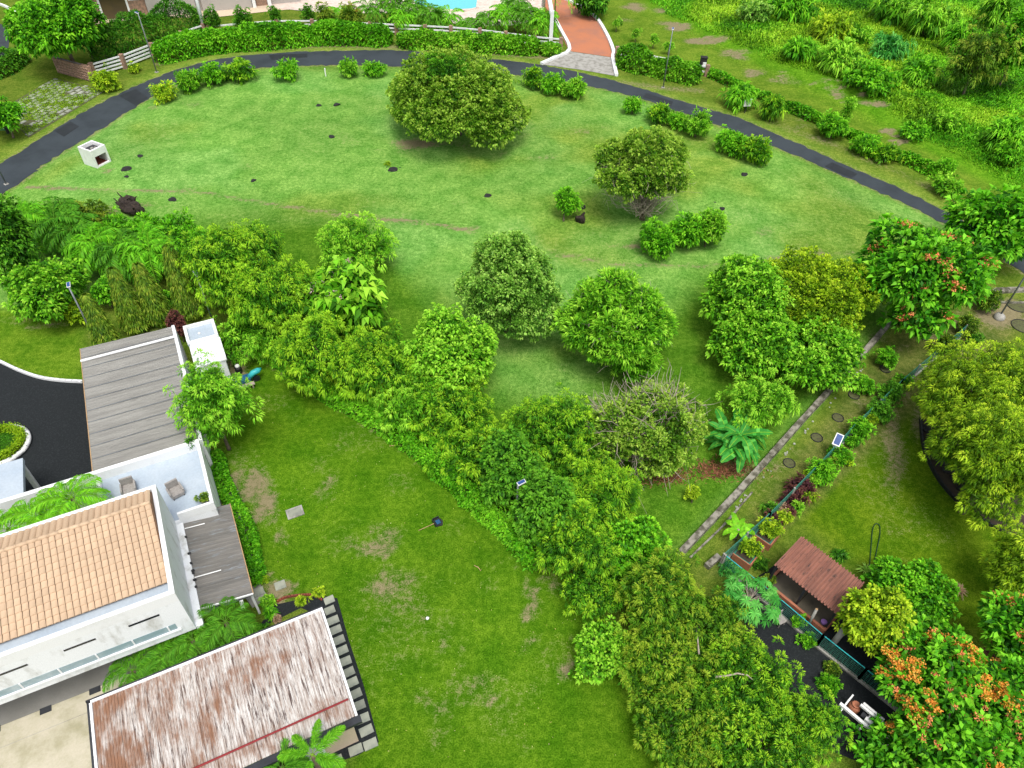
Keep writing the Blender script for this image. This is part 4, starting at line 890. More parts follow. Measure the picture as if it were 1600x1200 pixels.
w_ = MB(); w_.box(x0+.02, x0+.14, yd+.082, yt-.15, -.05, .34); w_.box(x0+.02, x1, yt-.148, yt-.03, -.05, 2.1); w_.build('wall', 'terracotta', kn)
for x in (x0+.1, (x0+x1)/2, x1-.1):
    for y in (yb2+.12, yt-.1): MB().box(x-.05, x+.05, y-.05, y+.05, .3, zk(x, y)-.01).build('post', 'dark_metal', kn)
o = link(bpy.data.objects.new('food_bowl', MB().tube([(0, 0, 0), (0, 0, .16), (0, 0, .2)], [.11, .16, .15], 10).mesh('food_bowl', 'purple_pot'))); o.location = P(1286, 974, .10); tag(o, 'purple bowl in the kennel corner', 'bowl')
ch = T('garden_chair', 'small grey plastic chair on the black gravel', 'chair', P(1216, 974), .5); MB().box(-.22, .22, -.22, .22, .38, .43).build('seat', 'wicker', ch); MB().box(-.22, .22, .2, .25, .43, .85).build('backrest', 'wicker', ch)
for x in (-.18, .18):
    for y in (-.18, .18): MB().box(x-.02, x+.02, y-.02, y+.02, 0, .38).build('leg', 'wicker', ch)
# green sided planter boxes by the fence corner
for i, (u, v, lab) in enumerate(((1166, 868, 'green sided raised planter box nearest the fence corner'), (1197, 838, 'green sided raised planter box next to the red leaf bed'))):
    p = P(u, v); t = T('planter_box', lab, 'planter', p, math.radians(48), 'raised planter boxes'); MB().box(-.75, .75, -.5, .5, 0, .5).build('box', 'green_paint', t); MB().box(-.66, .66, -.42, .42, .501, .52).build('planter_soil', 'soil', t); MB().box(-.78, .78, -.56, -.502, .0, .56).build('rim', 'terracotta', t); MB().box(-.80, -.752, -.54, .5, .0, .56).build('rim', 'terracotta', t)
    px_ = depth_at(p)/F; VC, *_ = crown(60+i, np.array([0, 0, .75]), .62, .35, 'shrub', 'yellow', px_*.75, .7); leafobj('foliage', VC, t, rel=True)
# tree rings in the planting strip
RING = [(1444, 527, 'dark soil tree ring under the orange flowering tree'), (1309, 653, 'dark soil ring beside the low wall, halfway along the strip'), (1276, 684, 'dark soil ring just left of the solar panel'), (1334, 618, 'dark tyre ring with a young shrub, behind the soil ring'), (1233, 724, 'faint soil ring nearest the kennel end of the strip'), (1383, 577, 'dark ring around the bushy shrub in the strip'), (1590, 478, 'round clipped ring bed at the right edge'), (1598, 510, 'dark bed below the ring bed at the right edge')]
for i, (u, v, lab) in enumerate(RING):
    t = T('tree_ring', lab, 'tree ring', P(u, v), 0, 'soil rings of the planting strip'); s = .36 if i < 6 else .8
    MB().tube([(s*math.cos(a_), s*math.sin(a_), .03) for a_ in np.linspace(0, 2*math.pi, 17)], .032, 6, False).build('rim', 'black_plastic', t, True); MB().tube([(0, 0, 0), (0, 0, .02)], [s, s], 16).build('bed_soil', 'ring_soil', t)
# rock edged bed at the right, dark hose, white rack
bed_px = [(1437, 655), (1442, 700), (1462, 745), (1495, 785), (1530, 812), (1568, 832)]
sheet('planting_bed', G(bed_px+[(1640, 850), (1700, 760), (1640, 640), (1480, 620)]), .014, 'soil', 'dark mulched bed under the big round trees')
kerb('bed_edging', 'dark curved edging strip of the mulched bed', bed_px, .12, .22, 'black_plastic', n=6)
BS = [(1455, 690), (1462, 705), (1470, 722), (1480, 735), (1448, 672), (1492, 750), (1505, 765), (1458, 655), (1520, 778), (1535, 792), (1548, 803), (1472, 700), (1485, 720), (1500, 742), (1515, 757), (1530, 775)]
bs_ = T('bed_stones', 'row of lumpy dark stones inside the curved bed edging', 'stones', P(1480, 735))
for i, (u, v) in enumerate(BS):
    o = link(bpy.data.objects.new('stone', rockm[i % 5]), bs_); o.location = P(u, v)-np.array(bs_.location); o.scale = (.9, .8, .8); o.rotation_euler = (0, 0, i*2.1)
hp = spline([P(*q)[:2] for q in [(1358, 886), (1361, 850), (1363, 828), (1368, 819), (1374, 823), (1374, 838), (1369, 862), (1365, 885), (1362, 902)]], 5)
o = MB().tube([(p[0], p[1], .05) for p in hp], .026, 6).build('garden_hose', 'hose', None, True); tag(o, 'dark green garden hose looped on the right lawn', 'hose')
rk = T('pipe_rack', 'white plastic frame rack half under the orange blossom tree', 'rack', P(1345, 1135), math.radians(-47))
for y, z, x0_, x1_, r in ((-.35, .9, -1.2, 1.3, .07), (-.12, .95, -.1, 1.2, .09), (.25, 1.0, -.55, 1.2, .06), (.4, 1.0, -.5, .5, .06)): MB().bar((x0_, y, z), (x1_, y, z), r*2, r*2).build('bar', 'pipe_white', rk)
for x in (-1.0, 0, 1.0):
    MB().bar((x, -.6, .75), (x, .5, .85), .07, .07).build('cross_bar', 'pipe_white', rk)
    for y in (-.45, .4): MB().bar((x, y, -.05), (x, y, .8), .07, .07).build('leg', 'pipe_white', rk)
MB().box(-.3, 1.0, -.05, .2, .7, .8).build('dark_tray', 'dark_metal', rk)
wp = P(1330, 1110); o = T('clay_urn', 'brown clay urn behind the white rack', 'urn', wp); MB().tube([(0, 0, 0), (0, 0, .25), (0, 0, .5), (0, 0, .6)], [.16, .28, .25, .14], 12).build('body', 'terracotta', o, True); MB().tube([(0, 0, .6), (0, 0, .68)], [.17, .18], 12).build('rim', 'terracotta', o)
rr_ = T('rust_shelter', 'rusty ribbed shelter roof glimpsed under the orange blossoms', 'shelter', P(1530, 1075), math.radians(35)); 
for i in range(4): corr(-1.6+i*.8, -.806+i*.8, -1, 1, lambda x, y: 1.3+.1*y, 'y', .16, .03).build('roof_sheet', 'kennel_sheet', rr_)
for x in (-1.5, 1.5):
    for y in (-.9, .9): MB().box(x-.05, x+.05, y-.05, y+.05, -.05, 1.2).build('post', 'dark_metal', rr_)
o = T('round_planter', 'white walled round planter with clipped green rim in the forecourt', 'planter', P(2, 700)); R_ = 1.55
MB().tube([(R_*math.cos(a_), R_*math.sin(a_), .2) for a_ in np.linspace(0, 2*math.pi, 33)], .16, 8, False).build('wall', 'white_paint', o, True); MB().tube([(0, 0, 0), (0, 0, .25)], [R_, R_], 24).build('planter_soil', 'soil', o)
rng = np.random.default_rng(2); n_ = 7000; th_ = rng.uniform(0, 6.283, n_); rr2 = R_*.80+rng.normal(0, .13, n_); zz2 = .3+rng.uniform(0, .35, n_); pos = np.stack([rr2*np.cos(th_), rr2*np.sin(th_), zz2], 1)
leafobj('clipped_rim', [(leaves(rng, pos, rdir(rng, n_)+[0, 0, .5], .12, .07, .1), palette(rng, PAL['yellow'], rng.uniform(.2, .8, n_)))], o, rel=True)
n_ = 3000; th_ = rng.uniform(0, 6.283, n_); rr2 = R_*.68*np.sqrt(rng.random(n_)); pos = np.stack([rr2*np.cos(th_), rr2*np.sin(th_), np.full(n_, .26)], 1)
leafobj('foliage', [(leaves(rng, pos, rdir(rng, n_)+[0, 0, 1], .14, .05, .2), palette(rng, PAL['deep'], rng.uniform(.2, .8, n_)))], o, rel=True)

# ------------------------------------------------------------------ plants: special builders
def hedge(name, label, px, width, h, kind_px, pal, seed, group=None, bright=.45, cat='hedge', wob=.18, L=5.5, sp=3.6, wr=.45, z0=0.0):
    pts = np.array(resample(spline([Gp(*q)[:2] for q in px], 6), 80)); rng = np.random.default_rng(seed)
    mid = pts[40]; t = T(name, label, cat, (mid[0], mid[1], float(hgt(*mid))), 0, group)
    seg = np.hypot(*np.diff(pts, axis=0).T); Lt = seg.sum(); dep = depth_at((mid[0], mid[1], 0)); pxm = dep/F
    n_ = int(Lt*(width+2*h)/((sp*pxm)**2)*1.6); n_ = min(n_, 9000)
    s = rng.uniform(0, 79, n_); i = np.minimum(s.astype(int), 78); f = (s-i)[:, None]
    c = pts[i]*(1-f)+pts[i+1]*f; tg = unit(pts[i+1]-pts[i]); nr = np.stack([-tg[:, 1], tg[:, 0]], 1)
    a = rng.uniform(-.15, math.pi+.15, n_); ca_, sa_ = np.cos(a), np.sin(a)
    e = .62; x = np.sign(ca_)*np.abs(ca_)**e; z = np.sign(sa_)*np.abs(sa_)**e
    lump = 1+wob*2*(fbm(c[:, 0], c[:, 1], 2.2, seed)-.5)+wob*.8*(vnoise(c[:, 0]+x, c[:, 1]+z, .8, seed+3)-.5)
    x = x*width/2*lump; z = np.maximum(z, .04)*h*lump
    endt = np.clip(np.minimum(s, 79-s)/79*Lt/(width*.5), 0, 1)**.5; x = x*endt; z = z*(.55+.45*endt)
    g = hgt(c[:, 0], c[:, 1])+z0
    pos = np.stack([c[:, 0]+nr[:, 0]*x, c[:, 1]+nr[:, 1]*x, g+z], 1)
    nrm = unit(np.stack([nr[:, 0]*x/width, nr[:, 1]*x/width, z/h*.6+.1], 1))
    nl = 5; rep = np.repeat(np.arange(n_), nl); m_ = len(rep); dd = unit(nrm[rep]+rdir(rng, m_)*1.0)
    Ln = L*pxm*rng.uniform(.7, 1.25, m_); tt = np.clip(rng.normal(bright, .2, n_)+.9*(fbm(c[:, 0], c[:, 1]+z*2, 1.6, seed+9)-.5), 0, 1)
    V = leaves(rng, pos[rep]+rdir(rng, m_)*sp*pxm*.5, dd, Ln, Ln*wr, .2); C = palette(rng, PAL[pal], np.clip(tt[rep]+rng.normal(0, .1, m_), 0, 1))
    leafobj('foliage', [(V, C)], t); mb = MB()
    for k in range(0, 80, 4):
        p = pts[k]; mb.tube([(p[0], p[1], float(hgt(*p))-.1), (p[0]+rng.normal()*.1, p[1]+rng.normal()*.1, float(hgt(*p))+h*.75)], [.05, .02], 5)
    core = MB()
    mb.build('stems', 'bark', t, rel=False); return t
def frond_mesh(seed, L, W_, pal, arch=.55, pairs=26, up_=.9, tone=.5, plume=False, lw=.03):
    rng = np.random.default_rng(seed); s = np.linspace(0, 1, 14)
    x = L*(s*(1-.12*s)); z = L*(up_*s*.55-arch*s**2.2); cur = np.stack([x, np.zeros(14), z], 1)
    k = np.linspace(.12, 1, pairs); cx = np.interp(k, s, x); cz = np.interp(k, s, z); tx = np.gradient(cx); tz = np.gradient(cz); tg = unit(np.stack([tx, tx*0, tz], 1))
    Vs, Cs = [], []
    ll = W_*np.sin(np.pi*np.clip(k*.86+.10, 0, 1))**.7
    for sgn in ((-1, 1) if not plume else (-1, 1, -.6, .6, -.25, .25)):
        d = unit(tg*.75+np.array([0, sgn*1.0, .12 if not plume else 1.1*(1-abs(sgn))+rng.uniform(-.5, .3)])+rng.normal(size=(pairs, 3))*.10)
        pos = np.stack([cx, cx*0, cz], 1)
        Vs.append(leaves(rng, pos, d, ll*rng.uniform(.85, 1.1, pairs), L*lw+.006, .45, .2)); Cs.append(palette(rng, PAL[pal], np.clip(rng.normal(tone, .15, pairs)+.15*k, 0, 1)))
    # rachis as thin quads
    w = L*.012; R = np.stack([cur[:-1]+[0, w, .004], cur[1:]+[0, w*.5, .004], cur[1:]+[0, -w*.5, .004], cur[:-1]+[0, -w, .004]], 1); Vs.append(R); Cs.append(np.tile(np.array(PAL[pal][2])*.8, (13, 1)))
    return fastmesh('frond', np.concatenate(Vs), 4, np.concatenate(Cs))
_fm = {}
def fronds(parent, c, n, L, W_, pal, seed, arch=.55, up_=.9, tone=.5, pairs=26, plume=False, lw=.03):
    key = (round(L, 1), round(W_, 1), pal, arch, up_, pairs, tone, plume, lw)
    if key not in _fm: _fm[key] = [frond_mesh(len(_fm)*3+i, L, W_, pal, arch*(.8+.3*i), pairs, up_*(1.15-.28*i), tone, plume, lw) for i in range(3)]
    r = random.Random(seed)
    for i in range(n):
        o = link(bpy.data.objects.new('frond', _fm[key][i % 3]), parent); o.location = [float(v) for v in c]; o.rotation_euler = (r.uniform(-.2, .2), r.uniform(-.15, .1), i*2.39996+r.uniform(-.3, .3)); s = r.uniform(.8, 1.1); o.scale = (s, s, s)
def palm(label, u, v, h, L, n, pal, seed, group=None, W_=None, lean=(0, 0), arch=.55, up_=.9, base=None, tr=.11, tone=.5, pairs=26, name='palm_tree', plume=False, lw=.03):
    p = Gp(u, v) if base is None else np.array(base); t = T(name, label, 'palm', p, 0, group); r = random.Random(seed)
    MB().tube([(0, 0, -.2), (lean[0]*.4, lean[1]*.4, h*.5), (lean[0], lean[1], h)], [tr*1.3, tr, tr*.85], 8).build('trunk', 'bark', t, True)
    fronds(t, (lean[0], lean[1], h), n, L, W_ or L*.36, pal, seed, arch, up_, tone, pairs, plume, lw); return t
def clump(label, u, v, stems, h, L, pal, seed, spread=.6, group=None, n=7, tone=.45):
    p = Gp(u, v); t = T('clumping_palm', label, 'palm', p, 0, group); r = random.Random(seed)
    for i in range(stems):
        a_ = r.uniform(0, 6.28); d = spread*r.uniform(.2, 1); hh = h*r.uniform(.6, 1.1); x, y = d*math.cos(a_), d*math.sin(a_)
        MB().tube([(x*.4, y*.4, -.1), (x*.7, y*.7, hh*.5), (x, y, hh)], [.06, .05, .04], 6).build('stem', 'bark', t)
        fronds(t, (x, y, hh), n, L, L*.34, pal, seed*7+i, .7, 1.1, tone, 20, False, .05)
    return t
def blade_mesh(seed, L, W_, pal, tone=.55, droop=.7, seg=9, tear=.25):
    rng = np.random.default_rng(seed); s = np.linspace(0, 1, seg+1); x = L*s*(1-.25*s*droop); z = L*(.55*s-droop*s**2.1*.75)
    w = W_*.5*np.sin(np.pi*np.clip(s*.90+.07, 0, 1))**.55; Vs, Cs = [], []
    for i in range(seg):
        for sg in (-1, 1):
            g = 1-tear*rng.random(); a_ = np.array([x[i], 0, z[i]]); b_ = np.array([x[i+1], 0, z[i+1]])
            Vs.append([a_, b_, b_+[0, sg*w[i+1]*g, w[i+1]*.22-.02], a_+[0, sg*w[i]*g, w[i]*.22]]); Cs.append(palette(rng, PAL[pal], np.array([tone+rng.normal()*.12]))[0])
    wr = W_*.035; 
    for i in range(seg): Vs.append([[x[i], wr, z[i]+.012], [x[i+1], wr*.6, z[i+1]+.012], [x[i+1], -wr*.6, z[i+1]+.012], [x[i], -wr, z[i]+.012]]); Cs.append(np.array(PAL['lime'][2])*1.1)
    return fastmesh('leaf', np.array(Vs), 4, np.array(Cs))
def banana(label, u, v, stems, h, L, pal, seed, W_=.5, spread=.5, n=7, tone=.5):
    p = Gp(u, v); t = T('banana_plant', label, 'banana plant', p); r = random.Random(seed); ms = [blade_mesh(seed+i, L, W_, pal, tone, .5+.3*i) for i in range(3)]
    for i in range(stems):
        a_ = i*2.4; d = spread*(0 if i == 0 else r.uniform(.5, 1)); hh = h*(1 if i == 0 else r.uniform(.5, .85)); x, y = d*math.cos(a_), d*math.sin(a_)
        MB().tube([(x*.6, y*.6, -.1), (x, y, hh)], [.13, .07], 8).build('stem', 'dead_wood', t, True)
        for k in range(n):
            o = link(bpy.data.objects.new('leaf', ms[k % 3]), t); o.location = (x, y, hh-.05); o.rotation_euler = (r.uniform(-.3, .3), r.uniform(-.25, .1), k*2.39996+r.uniform(-.3, .3)+i); s = r.uniform(.75, 1.05); o.scale = (s, s, s)
    return t
def columnar(label, u0, v0, h, r0, seed, pal='olive', group='columnar trees behind the carport'):
    p = Gp(u0, v0); t = T('columnar_tree', label, 'tree', p, 0, group); rng = np.random.default_rng(seed); n_ = 6500; pxm = depth_at(p)/F
    s = rng.random(n_)**.8; th_ = rng.uniform(0, 6.283, n_); rad = r0*(1.05-.88*s**1.3)*np.clip(s*6+.4, 0, 1)*(.8+.35*vnoise(th_*1.5, s*14, .8, seed))*rng.uniform(.75, 1.05, n_)
    pos = np.stack([rad*np.cos(th_), rad*np.sin(th_), .25+s*(h-.25)], 1); d = np.stack([np.cos(th_)*.7, np.sin(th_)*.7, -np.ones(n_)*.75], 1)+rng.normal(size=(n_, 3))*.3
    Ln = rng.uniform(.2, .34, n_); tt = np.clip(rng.normal(.5, .25, n_)+.8*(vnoise(th_*2, s*20, 1.0, seed+2)-.5), 0, 1)
    leafobj('crown', [(leaves(rng, pos, d, Ln, Ln*.24, .3), palette(rng, PAL[pal], tt))], t, rel=True)
    MB().tube([(0, 0, -.1), (0, 0, h*.9)], [.09, .02], 7).build('trunk', 'bark', t); return t
def blossoms(colors, share, size=1.0, top=.1, cl=26, name='blossoms', grp=5):
    def f(t, rng, C, rx, rz, px, tip, nrm):
        ok = np.where(nrm[:, 2] > top)[0]; k = max(3, int(len(ok)*share)); cen = tip[rng.choice(ok, max(2, k//grp))]; dist = np.min(np.linalg.norm(tip[ok][:, None]-cen[None], axis=2), axis=1); pick = ok[np.argsort(dist)[:k]]
        rep = np.repeat(pick, cl); n_ = len(rep); r = 6.5*px*size
        pos = tip[rep]+nrm[rep]*r*.5+rdir(rng, n_)*r*rng.random((n_, 1))**.5*np.array([1, 1, .6]); cc = np.array(colors)[rng.integers(len(colors), size=n_)]*(1+rng.normal(size=(n_, 1))*.2)
        Ln = 3.2*px*size**.3; leafobj(name, [(leaves(rng, pos, rdir(rng, n_)+[0, 0, .6], Ln, Ln*.75, .1), np.clip(cc, 0, 1))], t)
    return f
def twigs(n, ln, mat='dead_wood', r=.022, down=False, back=False):
    def f(t, rng, C, rx, rz, px, tip, nrm):
        mb = MB()
        for i in range(n):
            j = rng.choice(np.where((nrm[:, 1] > -.1) & (nrm[:, 2] > -.1))[0]) if back else rng.integers(len(tip)); p = np.array(tip[j])*.85+np.array(C)*.15; d = unit((nrm[j]+rng.normal(size=3)*.45)[None])[0]
            if down: d[2] = -abs(d[2])
            q_ = p+d*ln*rng.uniform(.5, 1.1); e = q_+unit((d+rng.normal(size=3)*.5)[None])[0]*ln*.6; mb.tube([p-d*ln*.5, q_, e], [r*1.3, r, r*.4], 4, False)
            q2 = p+d*ln*.4; e2 = q2+unit((d+rng.normal(size=3)*.7)[None])[0]*ln*.6; mb.tube([q2, e2], [r*.7, r*.3], 4, False)
        mb.build('dead_branches', mat, t, rel=False)['kind'] = 'stuff'
    return f
def fan(n):
    def f(t, rng, C, rx, rz, px, tip, nrm):
        mb = MB(); b0 = np.array(t.location)
        for i in range(n):
            a_ = rng.uniform(0, 6.283); rr = rx*rng.uniform(.25, .92); e = np.array([C[0]+rr*math.cos(a_), C[1]+rr*math.sin(a_), C[2]-rz*rng.uniform(.1, .75)])
            p = b0+[rng.normal()*.25, rng.normal()*.25, rng.uniform(.3, 1.8)]; m_ = (p+e)/2+rng.normal(size=3)*.6; mb.tube([p, m_, e, e+rng.normal(size=3)*.7], [.022, .018, .012, .007], 4, False)
        mb.build('dead_branches', 'dead_wood', t, rel=False)['kind'] = 'stuff'
    return f
def multi(*fs):
    def f(*a):
        for g in fs: g(*a)
    return f
def spikes(n, ln, pal='yellow', wd=.10):
    def f(t, rng, C, rx, rz, px, tip, nrm):
        ok = np.where(nrm[:, 2] > .3)[0]; j = np.repeat(rng.choice(ok, n), 4); m_ = len(j); d = unit(rng.normal(size=(m_, 3))*.42+[0, 0, 1]); Ln = ln*rng.uniform(.45, 1.0, m_)
        leafobj('shoots', [(leaves(rng, tip[j]-d*.15, d, Ln, Ln*.10, .30), palette(rng, PAL[pal], rng.uniform(.35, .85, m_)))], t)['kind'] = 'stuff'
    return f
domesh = lambda q: q*np.array([1, 1, 1])

# ------------------------------------------------------------------ trees of the big lawn
def creeper(t, rng, C, rx, rz, px, tip, nrm):
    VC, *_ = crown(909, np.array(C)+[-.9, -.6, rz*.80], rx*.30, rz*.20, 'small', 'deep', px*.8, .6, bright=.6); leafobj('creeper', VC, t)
tree('domed_tree', 'huge dome shaped tree with skirt of small yellow green leaves', 'tree', 713, 154, 123, 79, -.6, 'dense', 'dome', 11, dens=2.8, bright=.70, extra=creeper, trunk_r=.4, shape=lambda q: q*np.stack([1.0-.16*q[:, 2], 1.0-.16*q[:, 2], np.ones(len(q))], 1))
tree('umbrella_tree', 'umbrella tree with bare grey twigs under its olive crown', 'tree', 1003, 260, 80, 62, 1.5, 'dense', 'dome', 12, dens=1.4, bright=.62, holes=.25, basepx=(1003, 350), extra=multi(fan(240), twigs(60, 1.0, r=.02, down=True)), trunk_r=.2)
tree('vine_bush', 'bright vine mound at the foot of the umbrella tree', 'bush', 1022, 374, 30, 28, .0, 'shrub', 'bright', 13, bright=.55)
tree('vine_bush', 'wider bright green bush right of the umbrella tree foot', 'bush', 1075, 362, 34, 28, .0, 'shrub', 'bright', 14, bright=.6)
tree('vine_bush', 'upright bright bush at the end, farthest from the umbrella trunk', 'bush', 1108, 358, 24, 30, .0, 'shrub', 'lime', 15, bright=.5)
tree('leafy_shrub', 'small leafy shrub with drooping shoots beside the dark stump', 'shrub', 882, 318, 21, 22, .2, 'shrub', 'bright', 16, bright=.6, lean=(0, -.5), extra=spikes(10, .9, 'bright'))
tree('conical_tree', 'blunt conical tree of dense pale green small leaves', 'tree', 793, 447, 80, 86, .1, 'small', 'pale', 17, dens=1.9, bright=.62, shape=lambda q: q*np.stack([1.06-.30*q[:, 2], 1.06-.30*q[:, 2], np.ones(len(q))], 1), trunk_r=.18)
tree('feathery_tree', 'bright feathery leaved spreading tree in front of the open lawn', 'tree', 970, 502, 93, 84, .1, 'feather', 'lime', 18, dens=1.3, bright=.52, extra=multi(twigs(45, 1.0, r=.016), spikes(60, 1.0, 'lime')), trunk_r=.15)
tree('round_leaf_tree', 'rounded green tree left of the yellow crowned one', 'tree', 1172, 462, 74, 60, 1.0, 'broad', 'lime', 19, dens=1.5, bright=.42, trunk_r=.2)
tree('yellow_crown_tree', 'yellow green fine leaved tree beside the orange flowering tree', 'tree', 1272, 455, 96, 64, 1.0, 'small', 'yellow', 20, dens=1.8, bright=.44, trunk_r=.2)
tree('low_green_tree', 'low green tree hanging towards the concrete wall', 'tree', 1268, 545, 84, 56, .4, 'broad', 'lime', 21, dens=1.3, bright=.45)
tree('low_green_tree', 'spreading green tree in front of the rounded one, left of the wall', 'tree', 1178, 540, 72, 56, .4, 'broad', 'lime', 29, dens=1.3, bright=.42)
ORANGE = ((.95, .42, .06), (.90, .30, .05), (.95, .52, .11)); SALMON = ((.85, .24, .12), (.80, .30, .11), (.90, .36, .15))
tree('flowering_tree', 'spreading tree with salmon red blossoms above the planting strip', 'tree', 1437, 430, 106, 90, .6, 'flame', 'flame', 22, dens=1.3, bright=.52, extra=blossoms(SALMON, .20, 1.2, .1, 34, grp=4), trunk_r=.2)
tree('edge_tree', 'bright leaved tree overhanging the lane at the right edge', 'tree', 1560, 345, 76, 52, 1.3, 'flame', 'flame', 23, bright=.55, holes=.3, lean=(.5, -1), trunk_r=.15)
tree('dying_tree', 'half dead bushy tree bristling with bare grey branches', 'tree', 1012, 665, 100, 86, .1, 'small', 'dome', 24, dens=1.5, bright=.72, holes=.43, extra=multi(fan(130), twigs(130, 1.3, r=.016, back=True), twigs(26, 1.3, r=.018, down=True)), trunk_r=.14)
tree('young_mango_tree', 'young yellow green tree behind the banana plants', 'tree', 1192, 632, 54, 46, .6, 'mango', 'lime', 25, bright=.75)
banana('large banana clump with arching dark green leaves near the low wall', 1147, 708, 5, 1.7, 2.2, 'blue', 26, .62, .7, 9, .42)
banana('small light green banana plant between wall and mesh fence', 1148, 842, 1, .9, 1.25, 'bright', 27, .42, .1, 9, .75)
tree('sapling', 'thin yellow green sapling alone on the lawn below the banana', 'tree', 1085, 772, 11, 12, .3, 'shrub', 'yellow', 28, bright=.7)
# brown leaf litter under the banana
rng = np.random.default_rng(5); pts = np.concatenate([np.stack([rng.normal(1128, 26, 900), rng.normal(733, 8, 900)], 1), np.stack([rng.normal(1038, 20, 500), rng.normal(745, 6, 500)], 1)]); pw = np.array([Gp(u, v, .03) for u, v in pts[::1]]); n_ = len(pw)
o = leafobj('leaf_litter', [(leaves(rng, pw, rdir(rng, n_)*[1, 1, .3]+[0, 0, .1], rng.uniform(.15, .4, n_), .05, .1), palette(rng, ((.06, .025, .015), (.16, .06, .035), (.28, .13, .07)), rng.random(n_)))], None); tag(o, 'reddish brown dead leaf litter around the banana clump', None, None, 'stuff')

# ------------------------------------------------------------------ boundary row of trees and the creeper hedge at its foot
GR = 'trees of the diagonal boundary row'
ROW = [
 (352, 425, 58, 66, .3, 'mango', 'mango', .55, 'mango tree heading the diagonal row, just right of the shed lamp'),
 (398, 400, 42, 46, .6, 'mango', 'mango', .5, 'taller mango tree at the back of the row head'),
 (440, 470, 62, 62, .3, 'mango', 'mango', .62, 'broad mango tree left of the pink flowering shrub'),
 (405, 520, 60, 42, .1, 'mango', 'lime', .42, 'low mango tree overhanging the lawn right of the shed'),
 (552, 385, 60, 40, .6, 'mango', 'lime', .62, 'light green tree standing out beyond the pink flowering shrub'),
 (500, 560, 62, 58, .2, 'mango', 'mango', .66, 'yellow tipped mango tree below the pink flowering shrub'),
 (580, 575, 62, 58, .2, 'mango', 'mango', .62, 'mango tree right of the yellow tipped one in the row'),
 (705, 548, 66, 60, .3, 'broad', 'lime', .62, 'bright broad leaved tree jutting towards the conical tree'),
 (640, 625, 58, 50, .1, 'mango', 'lime', .5, 'mid green tree below the bright broad leaved one'),
 (705, 640, 62, 52, .2, 'mango', 'mango', .6, 'mango tree in the middle of the diagonal row'),
 (745, 705, 56, 48, .1, 'mango', 'mango', .58, 'mango tree after the row middle, above the dustpan'),
 (795, 740, 50, 56, .1, 'broad', 'deep', .62, 'dark broad leaved tree around the hedge lamp'),
 (868, 672, 72, 66, .3, 'mango', 'mango', .42, 'dark mango tree left of the half dead tree'),
 (925, 775, 80, 70, .5, 'mangofine', 'mango', .55, 'pale tipped drooping mango tree below the half dead tree'),
 (855, 800, 52, 60, .1, 'broad', 'deep', .66, 'glossy leaved tree right of the hedge lamp'),
 (905, 850, 60, 62, .2, 'mango', 'mango', .50, 'mango tree where the row narrows to the near lawn'),
 (975, 850, 62, 56, .2, 'broad', 'bright', .45, 'fresh green glossy tree facing the low concrete wall'),
 (930, 920, 58, 52, .2, 'mango', 'mango', .46, 'mango tree right above the pale round bush'),
 (1030, 930, 66, 62, .4, 'mango', 'mangoy', .45, 'bronze tipped mango tree left of the feathery pale tree'),
 (1100, 985, 76, 62, .4, 'mango', 'mangoy', .42, 'bronze tipped mango tree below the feathery pale tree'),
 (1030, 1030, 66, 62, .3, 'mango', 'mangoy', .45, 'bronze tipped mango tree right of the pale round bush'),
 (1060, 1110, 82, 72, .3, 'mango', 'mangoy', .46, 'big mango tree at the corner of the near lawn'),
 (1162, 1072, 82, 74, .5, 'mango', 'mango', .40, 'mango tree with a bare curved bough, beside the gravel yard'),
 (1190, 1165, 86, 66, .4, 'mango', 'mango', .42, 'mango tree cut by the bottom picture edge'),
 (1268, 1130, 46, 46, .3, 'mango', 'mango', .38, 'small mango tree left of the white rack'),
 (1095, 1190, 66, 50, .2, 'mango', 'mangoy', .45, 'lowest mango tree of the row at the bottom edge'),
]
def bough(pts, r=.07):
    def f(t, rng, C, rx, rz, px, tip, nrm):
        q_ = [P(u, v, C[2]+rz*k) for u, v, k in pts]
        MB().tube(q_, [r*(1-.6*i/(len(q_)-1)) for i in range(len(q_))], 6).build('bare_bough', 'dead_wood', t, True, rel=False)
    return f
BOUGH = {13: bough([(880, 832, .45), (882, 822, .62), (884, 810, .75), (890, 799, .85), (897, 796, .7)]), 22: bough([(1118, 1058, .8), (1135, 1056, .95), (1152, 1052, 1.0), (1168, 1055, .95), (1176, 1062, .7)], .055), 19: bough([(1092, 1022, .75), (1091, 1010, .9), (1090, 995, .95), (1088, 985, .8)], .05)}
for i, (u, v, w, h, zb, kd, pl, br, lab) in enumerate(ROW):
    tree('mango_tree' if 'mango' in lab else 'boundary_tree', lab, 'tree', u, v, w*(1.14 if i < 12 else 1.06), h*(1.14 if i < 12 else 1.06), zb, kd, pl, 100+i, GR, dens=.95, bright=br+.12, holes=.34, extra=BOUGH.get(i))
tree('pale_bush_tree', 'pale fresh green round bush tree at the edge of the near lawn', 'tree', 945, 1020, 54, 50, .2, 'broad', 'lime', 140, bright=.68)
tree('pink_flower_shrub', 'large leaved shrub with pink flower heads in the boundary row', 'shrub', 545, 465, 66, 66, .4, 'bigleaf', 'lime', 141, bright=.5, extra=blossoms(((.62, .42, .46), (.55, .30, .36), (.7, .55, .55)), .16, 1.0, .1, 20, grp=2))
hedge('creeper_hedge', 'glossy creeper hedge along the foot of the diagonal tree row', [(385, 528), (440, 560), (520, 615), (600, 660), (680, 720), (740, 775), (800, 828), (850, 890)], 1.5, 1.3, 5, 'bright', 150, bright=.62, wob=.35, L=5.5, sp=4.2)
